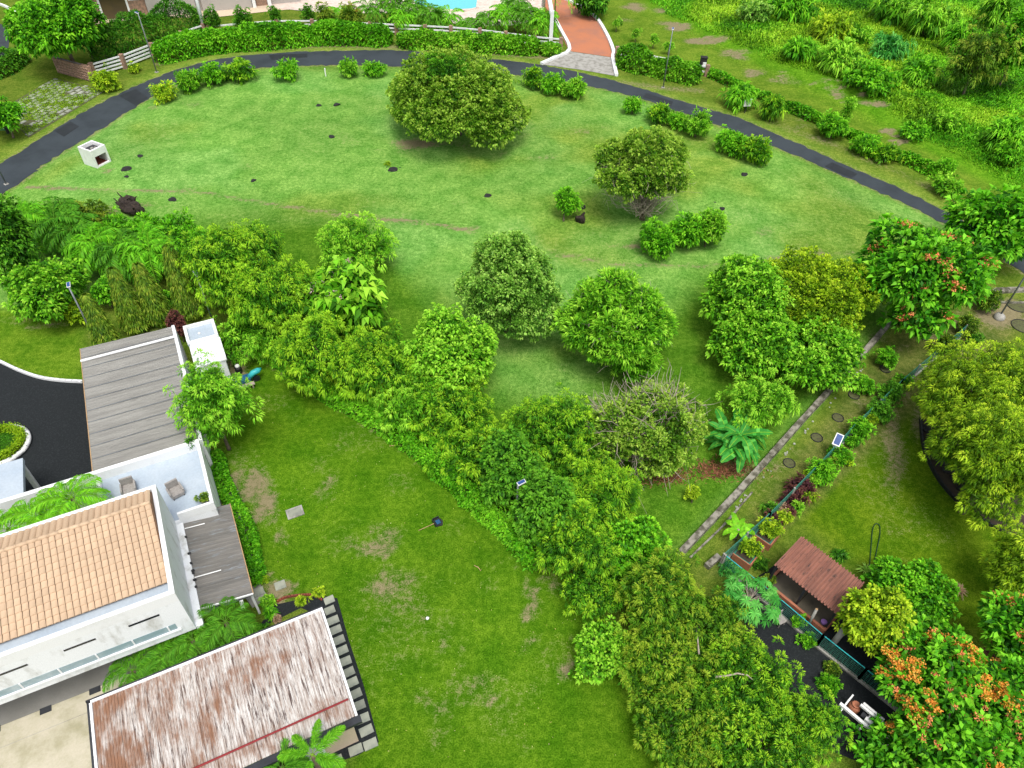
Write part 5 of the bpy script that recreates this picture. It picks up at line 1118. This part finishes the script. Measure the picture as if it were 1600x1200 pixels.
def palmate(label, u, v, h, seed, n=30, r=1.3, pal='blue'):
    p = Gp(u, v); t = T('papaya_tree', label, 'tree', p); rng = np.random.default_rng(seed); MB().tube([(0, 0, -.1), (.05, 0, h)], [.10, .06], 8).build('trunk', 'bark', t, True); Vs, Cs = [], []; st_ = MB()
    for i in range(n):
        a_ = i*2.4; el = rng.uniform(-.1, .9); d = np.array([math.cos(a_)*math.cos(el), math.sin(a_)*math.cos(el), math.sin(el)]); c = np.array([.05, 0, h])+d*r*rng.uniform(.55, 1.0); st_.tube([(.05, 0, h-.1), c], [.015, .01], 4, False)
        k = 13; ph = np.linspace(0, 6.28, k, endpoint=False); nn = unit((d*.5+[0, 0, 1])[None])[0]; e1 = unit(np.cross(nn, [1, 0, .01])[None])[0]; e2 = np.cross(nn, e1); dd = e1*np.cos(ph)[:, None]+e2*np.sin(ph)[:, None]
        for rep in range(2): Vs.append(leaves(rng, np.tile(c, (k, 1)), dd+rng.normal(size=(k, 3))*.12, rng.uniform(.3, .45, k), .075, .35)); Cs.append(palette(rng, PAL[pal], np.full(k, rng.uniform(.35, .95))))
    st_.build('leaf_stalks', 'dead_wood', t); leafobj('crown', [(np.concatenate(Vs), np.concatenate(Cs))], t, rel=True)
palmate('feathery pale blue green papaya like tree at the fence corner', 1158, 960, 1.5, 160, 44, 1.45)

# ------------------------------------------------------------------ right hand trees and beds
tree('round_garden_tree', 'large yellow green round tree in the mulched bed at right', 'tree', 1542, 614, 108, 94, .6, 'mango', 'yellow', 170, dens=1.5, bright=.42, trunk_r=.2)
tree('round_garden_tree', 'large green tree below the yellow green one at right', 'tree', 1556, 730, 96, 100, .5, 'mango', 'yellow', 171, dens=1.5, bright=.30, trunk_r=.2)
tree('garden_tree', 'green tree cut by the right edge below the mulched bed', 'tree', 1588, 882, 48, 62, .3, 'mango', 'yellow', 172, bright=.35)
tree('citrus_tree', 'yellow green citrus like tree beside the kennel', 'tree', 1365, 972, 50, 60, .2, 'broad', 'yellow', 173, bright=.62)
tree('garden_tree', 'dark green tree between kennel lawn and citrus tree', 'tree', 1432, 925, 70, 54, .3, 'broad', 'bright', 174, bright=.45)
tree('garden_tree', 'deep green small tree under the orange blossom tree', 'tree', 1425, 1000, 46, 40, .2, 'fern', 'deep', 175, bright=.45)
tree('flame_tree', 'big tree with clusters of orange blossoms at the bottom corner', 'tree', 1500, 1085, 134, 114, .5, 'flame', 'flame', 176, dens=1.7, bright=.5, holes=.24, extra=multi(blossoms(ORANGE, .22, 1.35, .05, 95, 'orange_blossoms', 8), blossoms(SALMON, .14, 1.0, .0, 30, 'salmon_blossoms', 2)), trunk_r=.2)
tree('flame_tree', 'smaller orange flowered tree at the right border above the corner', 'tree', 1585, 985, 60, 62, .8, 'flame', 'flame', 177, bright=.5, holes=.25, extra=blossoms(SALMON+ORANGE, .12, 1.2, .0, 50, grp=3))
tree('flame_tree', 'low orange flowered branches at the very bottom edge', 'tree', 1410, 1196, 72, 38, .3, 'flame', 'flame', 178, bright=.5, holes=.25, extra=blossoms(ORANGE, .12, 1.5, .0, 80))
def dyb(lab, u, v, w, h, pal, seed, kind='shrub', br=.5, name='bed_shrub', grp='shrubs along the mesh fence', ex=None): return tree(name, lab, 'shrub', u, v, w, h, .0, kind, pal, seed, grp, bright=br, extra=ex, crown_name='foliage')
dyb('dark maroon leaved shrub in the bed by the fence', 1252, 762, 20, 16, 'red', 180, 'fern', .45); dyb('maroon shrub between the planter boxes and the kennel lawn', 1238, 782, 20, 16, 'red', 181, 'fern', .5)
dyb('purple red shrub next to the green planter box', 1208, 808, 14, 12, 'red', 182, 'fern', .7); dyb('yellow variegated shrub beside the purple red one', 1226, 808, 12, 11, 'yellow', 183, br=.7); dyb('yellow green round shrub at the bed end near the kennel', 1214, 828, 12, 10, 'yellow', 184, br=.6)
dyb('green ground shrub above the maroon shrubs', 1283, 735, 22, 20, 'bright', 185, br=.6); dyb('light green shrub below the solar panel', 1272, 752, 14, 12, 'lime', 186, br=.5); dyb('bushy green shrub right of the solar panel', 1312, 712, 20, 16, 'bright', 187, br=.55)
dyb('yellow tipped shrub at the lawn corner near the solar panel', 1322, 718, 10, 9, 'yellow', 188, br=.6); dyb('fence shrub midway along the mesh fence', 1345, 672, 18, 18, 'bright', 189, br=.45); dyb('fence shrub after the midway one, further up', 1374, 642, 18, 18, 'deep', 190, br=.7); dyb('fence shrub near the big round trees', 1392, 612, 16, 16, 'deep', 191, br=.6)
dyb('fence shrub between ring and round tree', 1412, 596, 14, 12, 'bright', 192, br=.4); dyb('small dark bush touching the yellow green round tree', 1522, 530, 14, 10, 'deep', 193, br=.5); dyb('bushy young shrub growing in the dark ring of the strip', 1386, 560, 16, 18, 'bright', 194, br=.45); dyb('young shrub in the tyre ring by the low wall', 1350, 602, 18, 16, 'bright', 195, br=.6)
dyb('grey green fence creeper near the lamp foot', 1476, 540, 18, 18, 'olive', 196, br=.3); dyb('straggly creeper on the fence top end', 1545, 470, 18, 18, 'olive', 197, br=.35); dyb('straggly creeper left of the lamp pole', 1512, 508, 16, 16, 'olive', 198, br=.35); dyb('tuft of weeds below the planter boxes', 1187, 880, 12, 9, 'deep', 199, br=.6)
dyb('small grassy tuft at the gravel yard corner', 1140, 888, 14, 12, 'blue', 200, 'fern', .5); dyb('leafy vine on the gravel by the kennel', 1246, 970, 9, 12, 'bright', 201, br=.5); dyb('leafy vine further along the lower mesh fence', 1262, 1000, 14, 12, 'bright', 202, br=.5); dyb('weedy shrub in the gravel yard below the log post', 1300, 1045, 14, 10, 'olive', 203, br=.4); dyb('fern like shrub on the kennel far side', 1312, 868, 12, 10, 'deep', 204, 'fern', .5)
dyb('broad leaved shrub among the mango trees by the gravel', 1296, 1072, 18, 16, 'bright', 205, br=.4); dyb('leafy weed tucked at the kennel left corner', 1200, 905, 10, 10, 'olive', 206, br=.5)
def spiky(label, u, v, L, n, pal, seed, tone=.8, name='spiky_plant', grp=None):
    p = Gp(u, v); t = T(name, label, 'plant', p, 0, grp); rng = np.random.default_rng(seed); a_ = rng.uniform(0, 6.28, n); el = rng.uniform(.1, 1.3, n); d = np.stack([np.cos(a_)*np.cos(el), np.sin(a_)*np.cos(el), np.sin(el)], 1)
    leafobj('leaves', [(leaves(rng, np.tile([0, 0, .1], (n, 1))+d*.03, d, L*rng.uniform(.7, 1.1, n), L*.10, .35), palette(rng, PAL[pal], np.clip(rng.normal(tone, .1, n), 0, 1)))], t, rel=True); MB().tube([(0, 0, -.05), (0, 0, .14)], [.05, .04], 6).build('stem', 'bark', t)
spiky('pale spiky rosette plant at the end of the hose', 1350, 893, .55, 60, 'pale', 210, 1.0); spiky('dry grass tuft at the edge of the dark green tree', 1495, 925, .6, 60, 'dry', 211, .8)
# ------------------------------------------------------------------ left garden
LG = 'left garden trees'
tree('big_shade_tree', 'tall dark tree at the left border beside the lane', 'tree', 8, 375, 44, 88, .3, 'broad', 'deep', 220, bright=.62, dens=1.3)
tree('round_shade_tree', 'wide rounded tree above the small left lawn', 'tree', 74, 455, 68, 52, .4, 'broad', 'lime', 221, dens=1.4, bright=.42)
tree('small_round_tree', 'small bright bush right of the wide rounded tree', 'tree', 165, 458, 20, 24, .2, 'broad', 'bright', 222, bright=.5); tree('small_round_tree', 'small light bush at the lower edge of the wide rounded tree', 'tree', 122, 488, 18, 18, .2, 'broad', 'yellow', 223, bright=.5)
tree('small_round_tree', 'small bush between two columnar trees', 'tree', 256, 470, 16, 16, .1, 'broad', 'bright', 229, bright=.5)
columnar('leftmost slim columnar tree beside the lamp post', 172, 542, 4.6, .75, 224); columnar('second columnar tree from the lamp post', 217, 516, 5.4, .95, 225); columnar('third columnar tree from the lamp post', 252, 505, 5.2, .95, 226); columnar('rightmost columnar tree near the shed', 302, 495, 6.2, 1.0, 227)
tree('purple_shrub', 'dark magenta leaved shrub squeezed between carport and shed', 'shrub', 277, 510, 14, 22, .3, 'shrub', 'red', 228, bright=.7)
CG = 'feathery palms behind the left garden'
for i, (u, v, s, h, lab) in enumerate([(62, 385, 4, 2.2, 'clump palm beside the tall dark border tree'), (105, 385, 4, 2.4, 'clump palm second from the tall dark border tree'), (160, 425, 5, 2.8, 'largest clump palm in the middle of the palm thicket'), (205, 430, 4, 2.4, 'clump palm right of the largest one'), (245, 440, 4, 2.4, 'clump palm touching the columnar trees'), (128, 405, 3, 2.0, 'low clump palm in front of the thicket')]):
    clump(lab, u, v, s+1, h+.5, 2.3, 'deep' if i % 2 else 'bright', 230+i, .8, CG, 9, .5)
tree('thicket_shrub', 'wide low shrub thicket behind the columnar trees', 'shrub', 255, 375, 66, 28, .2, 'shrub', 'bright', 240, bright=.35, dens=1.2); tree('thicket_shrub', 'low shrub thicket left of the burnt stump heap', 'shrub', 120, 345, 46, 18, .1, 'shrub', 'olive', 241, bright=.45); tree('thicket_shrub', 'green shrub joining the mango row to the palm thicket', 'shrub', 310, 395, 40, 32, .1, 'shrub', 'bright', 242, bright=.4); tree('thicket_shrub', 'low weedy bush just below the burnt stump heap', 'shrub', 190, 362, 44, 20, .0, 'shrub', 'bright', 243, bright=.35)
tree('carport_tree', 'yellow tipped leafy tree against the carport and shed', 'tree', 334, 640, 58, 72, .5, 'mango', 'lime', 244, dens=1.2, bright=.62, holes=.2)
hedge('house_hedge', 'narrow hedge strip along the house side path', [(338, 715), (350, 760), (372, 800), (388, 840), (398, 880), (404, 915)], .7, .7, 5, 'bright', 245, bright=.5, wob=.4)
for i, (u, v, h, lab) in enumerate([(62, 800, 4.5, 'courtyard palm further from the terrace floor'), (112, 778, 4.9, 'courtyard palm overhanging the terrace floor'), (12, 826, 4.4, 'courtyard palm at the left picture edge')]):
    p = P(u, v, h); palm(lab, 0, 0, h, 1.9, 16, 'bright', 250+i, 'courtyard palms', base=(p[0], p[1], 0), arch=.75, up_=.8, tone=.75, pairs=46, lw=.018)
for i, (u, v, h, lab) in enumerate([(352, 972, 2.6, 'palm between house and annex nearest the lawn'), (300, 1000, 2.4, 'second palm from the lawn between house and annex'), (258, 1025, 2.3, 'third palm from the lawn between house and annex'), (207, 1048, 2.3, 'innermost palm between house and patio')]):
    p = P(u, v, h); palm(lab, 0, 0, h, 1.6, 18, 'deep', 260+i, 'palms between house and annex', base=(p[0], p[1], 0), arch=.7, up_=.75, tone=.62, pairs=46, lw=.016)
p = P(488, 1180, 3.6); palm('thick feathered palm at the bottom edge beside the annex', 0, 0, 3.6, 1.7, 7, 'lime', 270, None, .36, base=(p[0], p[1], 0), arch=.6, up_=1.0, tone=.35, pairs=60, plume=True, lw=.012)
p = P(440, 1200, 2.6); palm('lower dark palm beside the feathered palm at the bottom edge', 0, 0, 2.6, 1.3, 9, 'deep', 271, None, .45, base=(p[0], p[1], 0), arch=.7, up_=.7, tone=.6, pairs=70, plume=True, lw=.012)
for i, (u, v, pl, br, w, lab) in enumerate([(418, 940, 'lime', .7, 13, 'lime croton in the bed at the annex corner'), (422, 958, 'bright', .6, 12, 'green croton nearer the palms in the annex bed'), (434, 965, 'dry', .8, 6, 'reddish croton in the annex bed'), (470, 938, 'yellow', .8, 8, 'yellow croton in the middle of the annex bed'), (497, 928, 'yellow', .9, 10, 'bright yellow croton at the lawn end of the annex bed'), (410, 985, 'deep', .5, 12, 'dark shrub at the inner end of the annex bed'), (412, 905, 'yellow', .5, 8, 'yellow weed beside the house path')]): dyb(lab, u, v, w, w*.9, pl, 280+i, 'fern' if i % 2 else 'shrub', br, 'croton', 'crotons in the annex bed')
kerb('bed_edging', 'red brown curved edging of the flower bed at the annex', [(428, 945), (445, 935), (470, 931), (490, 931), (503, 938)], .08, .15, 'brick_red', n=5)
# ------------------------------------------------------------------ upper left
tree('corner_tree', 'big bright tree at the upper left corner by the stone wall', 'tree', 92, 42, 74, 56, 1.0, 'broad', 'bright', 300, dens=1.4, bright=.48, trunk_r=.25); tree('edge_bush', 'small tree over the white board at the left edge', 'tree', 5, 182, 34, 24, .8, 'broad', 'bright', 301, bright=.5)
hedge('wild_hedge', 'ragged hedge along the left edge above the parking pad', [(-60, 130), (0, 118), (22, 104), (42, 94)], 1.8, 1.6, 5, 'deep', 302, bright=.6, wob=.4)
hedge('oleander_hedge', 'tall loose oleander hedge behind the white rail fence', [(150, 105), (190, 92), (240, 72), (290, 56), (316, 48)], 3.0, 3.6, 5, 'deep', 303, bright=.5, wob=.4, L=6, wr=.22)
hedge('clipped_hedge', 'long clipped hedge following the outside of the lane', [(246, 98), (300, 84), (360, 76), (430, 71), (500, 66), (560, 66), (612, 70)], 2.6, 2.2, 5, 'bright', 304, bright=.52, wob=.25); hedge('clipped_hedge', 'clipped hedge behind the big domed tree', [(622, 72), (680, 74), (740, 78), (800, 80), (842, 84)], 2.2, 1.7, 5, 'lime', 305, bright=.45, wob=.3); hedge('clipped_hedge', 'short clipped hedge ending at the red driveway kerb', [(845, 84), (862, 85), (874, 84)], 1.8, 1.3, 5, 'lime', 306, bright=.5, wob=.2); hedge('clipped_hedge', 'short hedge on the lane side of the right rail fence', [(966, 98), (1000, 110), (1050, 122), (1092, 130)], 2.2, 1.9, 5, 'lime', 307, bright=.35, wob=.4)
for i, (u, v, w, h, lab) in enumerate([(332, 34, 14, 20, 'round clipped bush next to the tall white pole'), (379, 31, 15, 19, 'round clipped bush second from the white pole'), (430, 27, 11, 17, 'round clipped bush third from the white pole'), (482, 25, 11, 17, 'round clipped bush farthest from the white pole')]): tree('topiary_bush', lab, 'bush', u, v, w, h, .0, 'dense', 'deep', 310+i, 'round clipped bushes', bright=.72, crown_name='foliage', K=70)
PG = 'palms and shrubs screening the pool'
for i, (u, v, s, h, lab) in enumerate([(540, 42, 3, 2.0, 'leftmost screening palm, beside the orange leaved shrub'), (585, 45, 3, 2.2, 'second screening palm from the left, left of the pool'), (610, 40, 3, 3.0, 'tall screening palm left of the pool corner'), (630, 46, 4, 2.4, 'screening palm directly below the left pool corner'), (655, 42, 3, 2.6, 'screening palm cutting into the left of the pool water'), (670, 48, 4, 2.4, 'screening palm below the middle of the pool'), (700, 50, 3, 2.0, 'screening palm below the right half of the pool'), (735, 52, 3, 1.4, 'lowest screening palm, in front of the pale stone terrace'), (765, 52, 3, 2.2, 'screening palm right of the bare terrace gap'), (790, 55, 4, 2.8, 'screening palm third from the entrance arch'), (805, 50, 3, 3.4, 'tall screening palm behind the third from the arch'), (825, 60, 4, 3.2, 'screening palm second from the entrance arch'), (848, 64, 4, 3.0, 'screening palm touching the white entrance pillar')]):
    clump(lab, u, v, s, h, 2.1, 'deep' if i % 3 else 'bright', 320+i, .8, PG, 10, .66)
tree('flower_shrub', 'rose flowered shrub left of the pool palms', 'shrub', 512, 28, 18, 22, .1, 'shrub', 'olive', 340, bright=.5, extra=blossoms(((.5, .2, .16), (.5, .3, .28)), .05, .8, .2, 10)); tree('flower_shrub', 'orange leaved shrub among the pool palms', 'shrub', 548, 26, 18, 20, .2, 'shrub', 'olive', 341, bright=.6, extra=blossoms(((.5, .2, .05),), .05, .8, .2, 10))
palm('arching palm overhanging the top of the red driveway', 866, 34, 4.8, 3.0, 10, 'lime', 342, None, arch=.9, tone=.5); tree('gate_bush', 'dark round bush right of the red driveway top', 'bush', 922, 3, 30, 22, .0, 'broad', 'deep', 343, bright=.6)
# bushes lining the lane
BI = 'bushes along the inner lane edge'; BO = 'bushes along the outer lane verge'
for i, (u, v, w, h, grp, lab) in enumerate([(258, 144, 20, 14, BI, 'first bush of the inner row, at the lane bend'), (294, 127, 21, 16, BI, 'second bush of the inner row from the lane bend'), (328, 117, 19, 16, BI, 'third bush of the inner row from the lane bend'), (370, 113, 27, 16, BI, 'wide fourth bush of the inner row from the lane bend'), (445, 108, 20, 16, BI, 'lone round bush of the inner row opposite the long hedge'), (545, 107, 15, 13, BI, 'spiky bush of the inner row before the domed tree'), (585, 108, 17, 11, BI, 'low bush touching the left of the domed tree'), (832, 122, 19, 15, BI, 'bush of the inner row right after the domed tree'), (866, 132, 20, 15, BI, 'middle bush of the trio opposite the red driveway'), (896, 137, 19, 15, BI, 'last bush of the trio opposite the red driveway'), (989, 166, 14, 12, BI, 'small bush alone between trio and pair'), (1032, 178, 20, 15, BI, 'left bush of the pair above the umbrella tree'), (1062, 188, 16, 13, BI, 'small middle bush above the umbrella tree'), (1090, 197, 24, 19, BI, 'right bush of the pair above the umbrella tree'), (1145, 222, 26, 20, BI, 'big bush beyond the umbrella tree, upper half'), (1180, 237, 24, 19, BI, 'big bush beyond the umbrella tree, lower half'),
     (165, 126, 18, 16, BO, 'round yellow green bush at the stone wall end'), (210, 107, 11, 6, BO, 'tiny low plant under the white rail fence'), (1156, 150, 22, 19, BO, 'strap leaved bush behind the notice board'), (1208, 170, 17, 19, BO, 'strap leaved bush right of the notice board'), (1302, 198, 24, 20, BO, 'bush where the vine fence begins'), (1322, 178, 10, 22, BO, 'tall narrow vine column above the vine fence start'), (1355, 228, 22, 16, BO, 'bushy lump on the vine fence, first'), (1385, 240, 20, 14, BO, 'bushy lump on the vine fence, second'), (1475, 262, 15, 16, BO, 'tall lump near the end of the vine fence'), (1478, 288, 26, 16, BO, 'wide bush at the lower end of the vine fence')]):
    st_ = spikes(16 if w > 12 else 4, 1.3, 'lime') if grp == BI else (spikes(30, 1.0, 'bright') if 'strap' in lab else None)
    tree('lane_bush', lab, 'bush', u, v, w, h, .0, 'fern' if 'strap' in lab else 'shrub', ('yellow' if u < 260 else ('bright', 'lime', 'bright', 'mango')[i % 4]), 400+i, grp, bright=.55 if i % 2 else .68, extra=st_, crown_name='foliage')
hedge('vine_fence', 'low vine covered fence line along the outer verge', [(1105, 118), (1150, 138), (1200, 160), (1260, 185), (1320, 212), (1380, 240), (1430, 262), (1470, 282)], .5, .8, 5, 'bright', 430, bright=.5, wob=.5, cat='fence')
for i, (u, v, lab) in enumerate([(964, 42, 'thin sapling nearest the red driveway kerb'), (994, 58, 'second sapling from the red driveway kerb'), (1022, 68, 'third sapling from the red driveway kerb'), (1046, 78, 'sapling beside the verge lamp post')]): tree('sapling', lab, 'tree', u, v-6, 7, 7, .5, 'shrub', 'lime', 440+i, 'saplings on the slope', bright=.7)
# ------------------------------------------------------------------ overgrown field at the upper right
rng = np.random.default_rng(77); pw = np.array(WILD); N = 215000
X = rng.uniform(-2, 110, N); Y = rng.uniform(55, 150, N); ok = inpoly(X, Y, WILD); X, Y = X[ok], Y[ok]; g = hgt(X, Y); u_, v_ = proj(X, Y, g); ok = (u_ > 930) & (u_ < 1720) & (v_ > -40); X, Y, g, u_, v_ = X[ok], Y[ok], g[ok], u_[ok], v_[ok]
edge = distline(u_, v_, [(1000, 30), (1110, 68), (1200, 112), (1330, 150), (1420, 220), (1560, 290), (1700, 360)]); above = v_ < np.interp(u_, [1000, 1110, 1200, 1330, 1420, 1560, 1700], [5, 50, 95, 128, 205, 280, 350])
tall = np.where(above, np.clip(edge/40, .12, 1), .10)*(.35+1.3*fbm(X, Y, 5, 3)); keep = rng.random(len(X)) < np.clip(tall*2.2, .12, 1); trk = np.min([((u_-a)/34)**2+((v_-b_)/9)**2 for a, b_ in ((1010, 15), (1060, 40), (1110, 62), (1160, 85), (1200, 113), (1240, 125), (1330, 140), (1300, 145), (1365, 165))], axis=0); keep &= ~((trk < 1) & (rng.random(len(X)) < .85))
X, Y, g, tall = X[keep], Y[keep], g[keep], tall[keep]; rep = np.repeat(np.arange(len(X)), 3); n_ = len(rep)
d = unit(np.stack([rng.normal(size=n_)*.55+.15, rng.normal(size=n_)*.55-.25, np.full(n_, .9)], 1)); Ln = np.clip(tall[rep]*1.35, .14, 1.8)*rng.uniform(.6, 1.2, n_)
tone = np.clip(rng.normal(.58, .2, n_)+1.4*(fbm(X, Y, 4, 8)[rep]-.5), 0, 1); cA = .5*palette(rng, PAL['lime'], tone)+.5*palette(rng, PAL['yellow'], tone); cB = palette(rng, PAL['bright'], tone); mixk = sstep(.40, .60, fbm(X, Y, 9, 19))[rep][:, None]
V = leaves(rng, np.stack([X[rep]+rng.normal(0, .12, n_), Y[rep]+rng.normal(0, .12, n_), g[rep]-.02], 1), d, Ln, .05+Ln*.075, .55)
o = leafobj('tall_grass', [(V, cA*(1-mixk)+cB*mixk)], None); tag(o, 'tall tangled grass covering the overgrown field', None, None, 'stuff')
WG = 'bushes of the overgrown field'
for i, (u, v, w, h, zb, kd, pl, br, cat, lab) in enumerate([(1530, 95, 42, 52, .2, 'mango', 'olive', .45, 'tree', 'drooping olive leaved tree in the overgrown field'), (1590, 70, 50, 50, 1.5, 'broad', 'bright', .4, 'tree', 'tall tree with bare trunk at the upper right edge'), (1455, 25, 40, 26, .4, 'fern', 'lime', .55, 'bush', 'vine smothered stump mound near the top edge'), (1395, 15, 30, 18, .2, 'fern', 'lime', .4, 'bush', 'yellowish bush at the top edge of the field'), (1300, 45, 32, 18, .0, 'fern', 'yellow', .45, 'bush', 'yellow green bush in the upper part of the field'), (1180, 18, 30, 18, .0, 'broad', 'pale', .6, 'bush', 'pale leaved bush at the top near the dirt track'), (1235, 10, 40, 20, .1, 'fern', 'bright', .6, 'bush', 'leafy bush at the top edge right of the pale one'), (1390, 75, 30, 18, .0, 'fern', 'blue', .4, 'bush', 'blue green grassy bush in the field centre'), (1440, 110, 34, 20, .0, 'fern', 'bright', .5, 'bush', 'rounded green bush below the blue green one'), (1480, 190, 20, 14, .0, 'broad', 'lime', .6, 'bush', 'pale weed bush in the lower field'), (1580, 210, 32, 26, .0, 'fern', 'bright', .6, 'bush', 'bladed bush at the right edge of the lower field'), (1575, 240, 22, 16, .0, 'broad', 'bright', .5, 'bush', 'leafy bush under the bladed one at the right edge'), (1320, 90, 40, 16, .0, 'fern', 'lime', .55, 'bush', 'yellow green grass mound in the field centre'), (1360, 122, 40, 10, .0, 'broad', 'bright', .5, 'bush', 'low creeping patch beside the bare earth'), (1430, 125, 26, 7, .0, 'broad', 'lime', .6, 'bush', 'low leafy creeper right of the creeping patch'), (1560, 20, 30, 24, .2, 'fern', 'lime', .4, 'bush', 'light bush at the top right corner'), (1340, 55, 24, 14, .0, 'broad', 'lime', .6, 'bush', 'pale green weed clump in the upper field'), (1250, 75, 30, 14, .0, 'fern', 'bright', .55, 'bush', 'green grass mound near the dirt track'), (1505, 60, 26, 26, .1, 'fern', 'bright', .4, 'bush', 'bush left of the drooping olive tree'), (1430, 205, 24, 10, .0, 'broad', 'bright', .5, 'bush', 'low weed patch above the vine fence')]):
    tree('field_tree' if cat == 'tree' else 'field_bush', lab, cat, u, v, w, h, zb, kd, pl, 500+i, WG, bright=min(br+.12, .7), crown_name='crown' if cat == 'tree' else 'foliage', holes=.2)
o = MB().tube([Gp(1440, 60), Gp(1446, 45, .8), Gp(1458, 30, 1.6), Gp(1466, 25, 2.4)], [.3, .25, .2, .1], 8).build('leaning_trunk', 'bark', None, True); tag(o, 'dead leaning trunk under the vine smothered mound', 'trunk')
# yellow tuft on the lawn, small weeds
spiky('small yellow green tuft beside the black stone on the lawn', 606, 258, .5, 90, 'yellow', 600, .6, 'grass_tuft')

rng = np.random.default_rng(91); n_ = 420; uu = rng.uniform(380, 980, n_); vv = rng.uniform(600, 1190, n_); ok = inpoly(uu, vv, [(400, 600), (480, 600), (640, 700), (830, 860), (930, 960), (1040, 1200), (600, 1200), (520, 930), (430, 900)]); pw = np.array([P(a, b_, .03) for a, b_ in zip(uu[ok], vv[ok])]); n_ = len(pw)
o = leafobj('fallen_leaves', [(leaves(rng, pw, rdir(rng, n_)*[1, 1, .2], rng.uniform(.03, .09, n_), .03, .05), palette(rng, ((.16, .13, .05), (.40, .33, .10), (.5, .46, .25)), rng.random(n_)))], None); tag(o, 'tiny fallen yellow leaves dotting the near lawn', None, None, 'stuff')

sr = T('stone_row', 'row of small pale stones beside the low concrete wall', 'stones', P(1230, 708)); rs = random.Random(12)
pm = [MB().blob((0, 0, .04), (.13, .10, .08), 70+i, 1, .3).mesh('stone', 'slab') for i in range(3)]
for k in range(34):
    a_ = rs.random(); a_ = (int(a_*6)+rs.random()*.55)/6; u = 1150+a_*215; v = 792-a_*235+rs.uniform(-3, 5)
    o = link(bpy.data.objects.new('stone', pm[k % 3]), sr); o.location = P(u, v)-np.array(sr.location); o.rotation_euler = (0, 0, rs.uniform(0, 6)); q_ = rs.uniform(.35, .9); o.scale = (q_, q_, q_)
for i, (u, v, pl, br, lab) in enumerate([(1264, 746, 'yellow', .6, 'golden croton behind the maroon shrubs'), (1246, 792, 'lime', .7, 'lime edging plant in front of the maroon shrubs'), (1222, 794, 'dry', .8, 'rusty croton between the two maroon shrubs'), (1266, 776, 'yellow', .5, 'golden edging plant at the lawn side of the maroon bed'), (1232, 800, 'red', .8, 'small wine red plant among the crotons'), (1204, 796, 'deep', .7, 'green tuft behind the second planter box'), (1298, 722, 'olive', .5, 'olive shrub under the solar panel post'), (1332, 690, 'bright', .6, 'low green shrub on the lawn side of the fence'), (1362, 655, 'yellow', .4, 'yellowish fence plant between two green ones'), (1403, 604, 'olive', .5, 'olive fence plant close to the round trees')]): dyb(lab, u, v, 11, 10, pl, 620+i, 'fern' if i % 2 else 'shrub', br)

for i, (a_, b_) in enumerate([([(420, 86), (450, 85), (480, 84)], [(424, 94), (452, 92), (480, 90)]), ([(1010, 146), (1030, 152), (1052, 159)], [(1004, 152), (1024, 158), (1048, 166)]), ([(1300, 254), (1322, 264), (1340, 272)], [(1288, 260), (1308, 270), (1330, 279)]), ([(85, 205), (98, 198), (110, 190)], [(100, 214), (112, 206), (124, 198)])]): strip('tar_patch', G(a_), G(b_), .027, 'tar_patch', None, road)
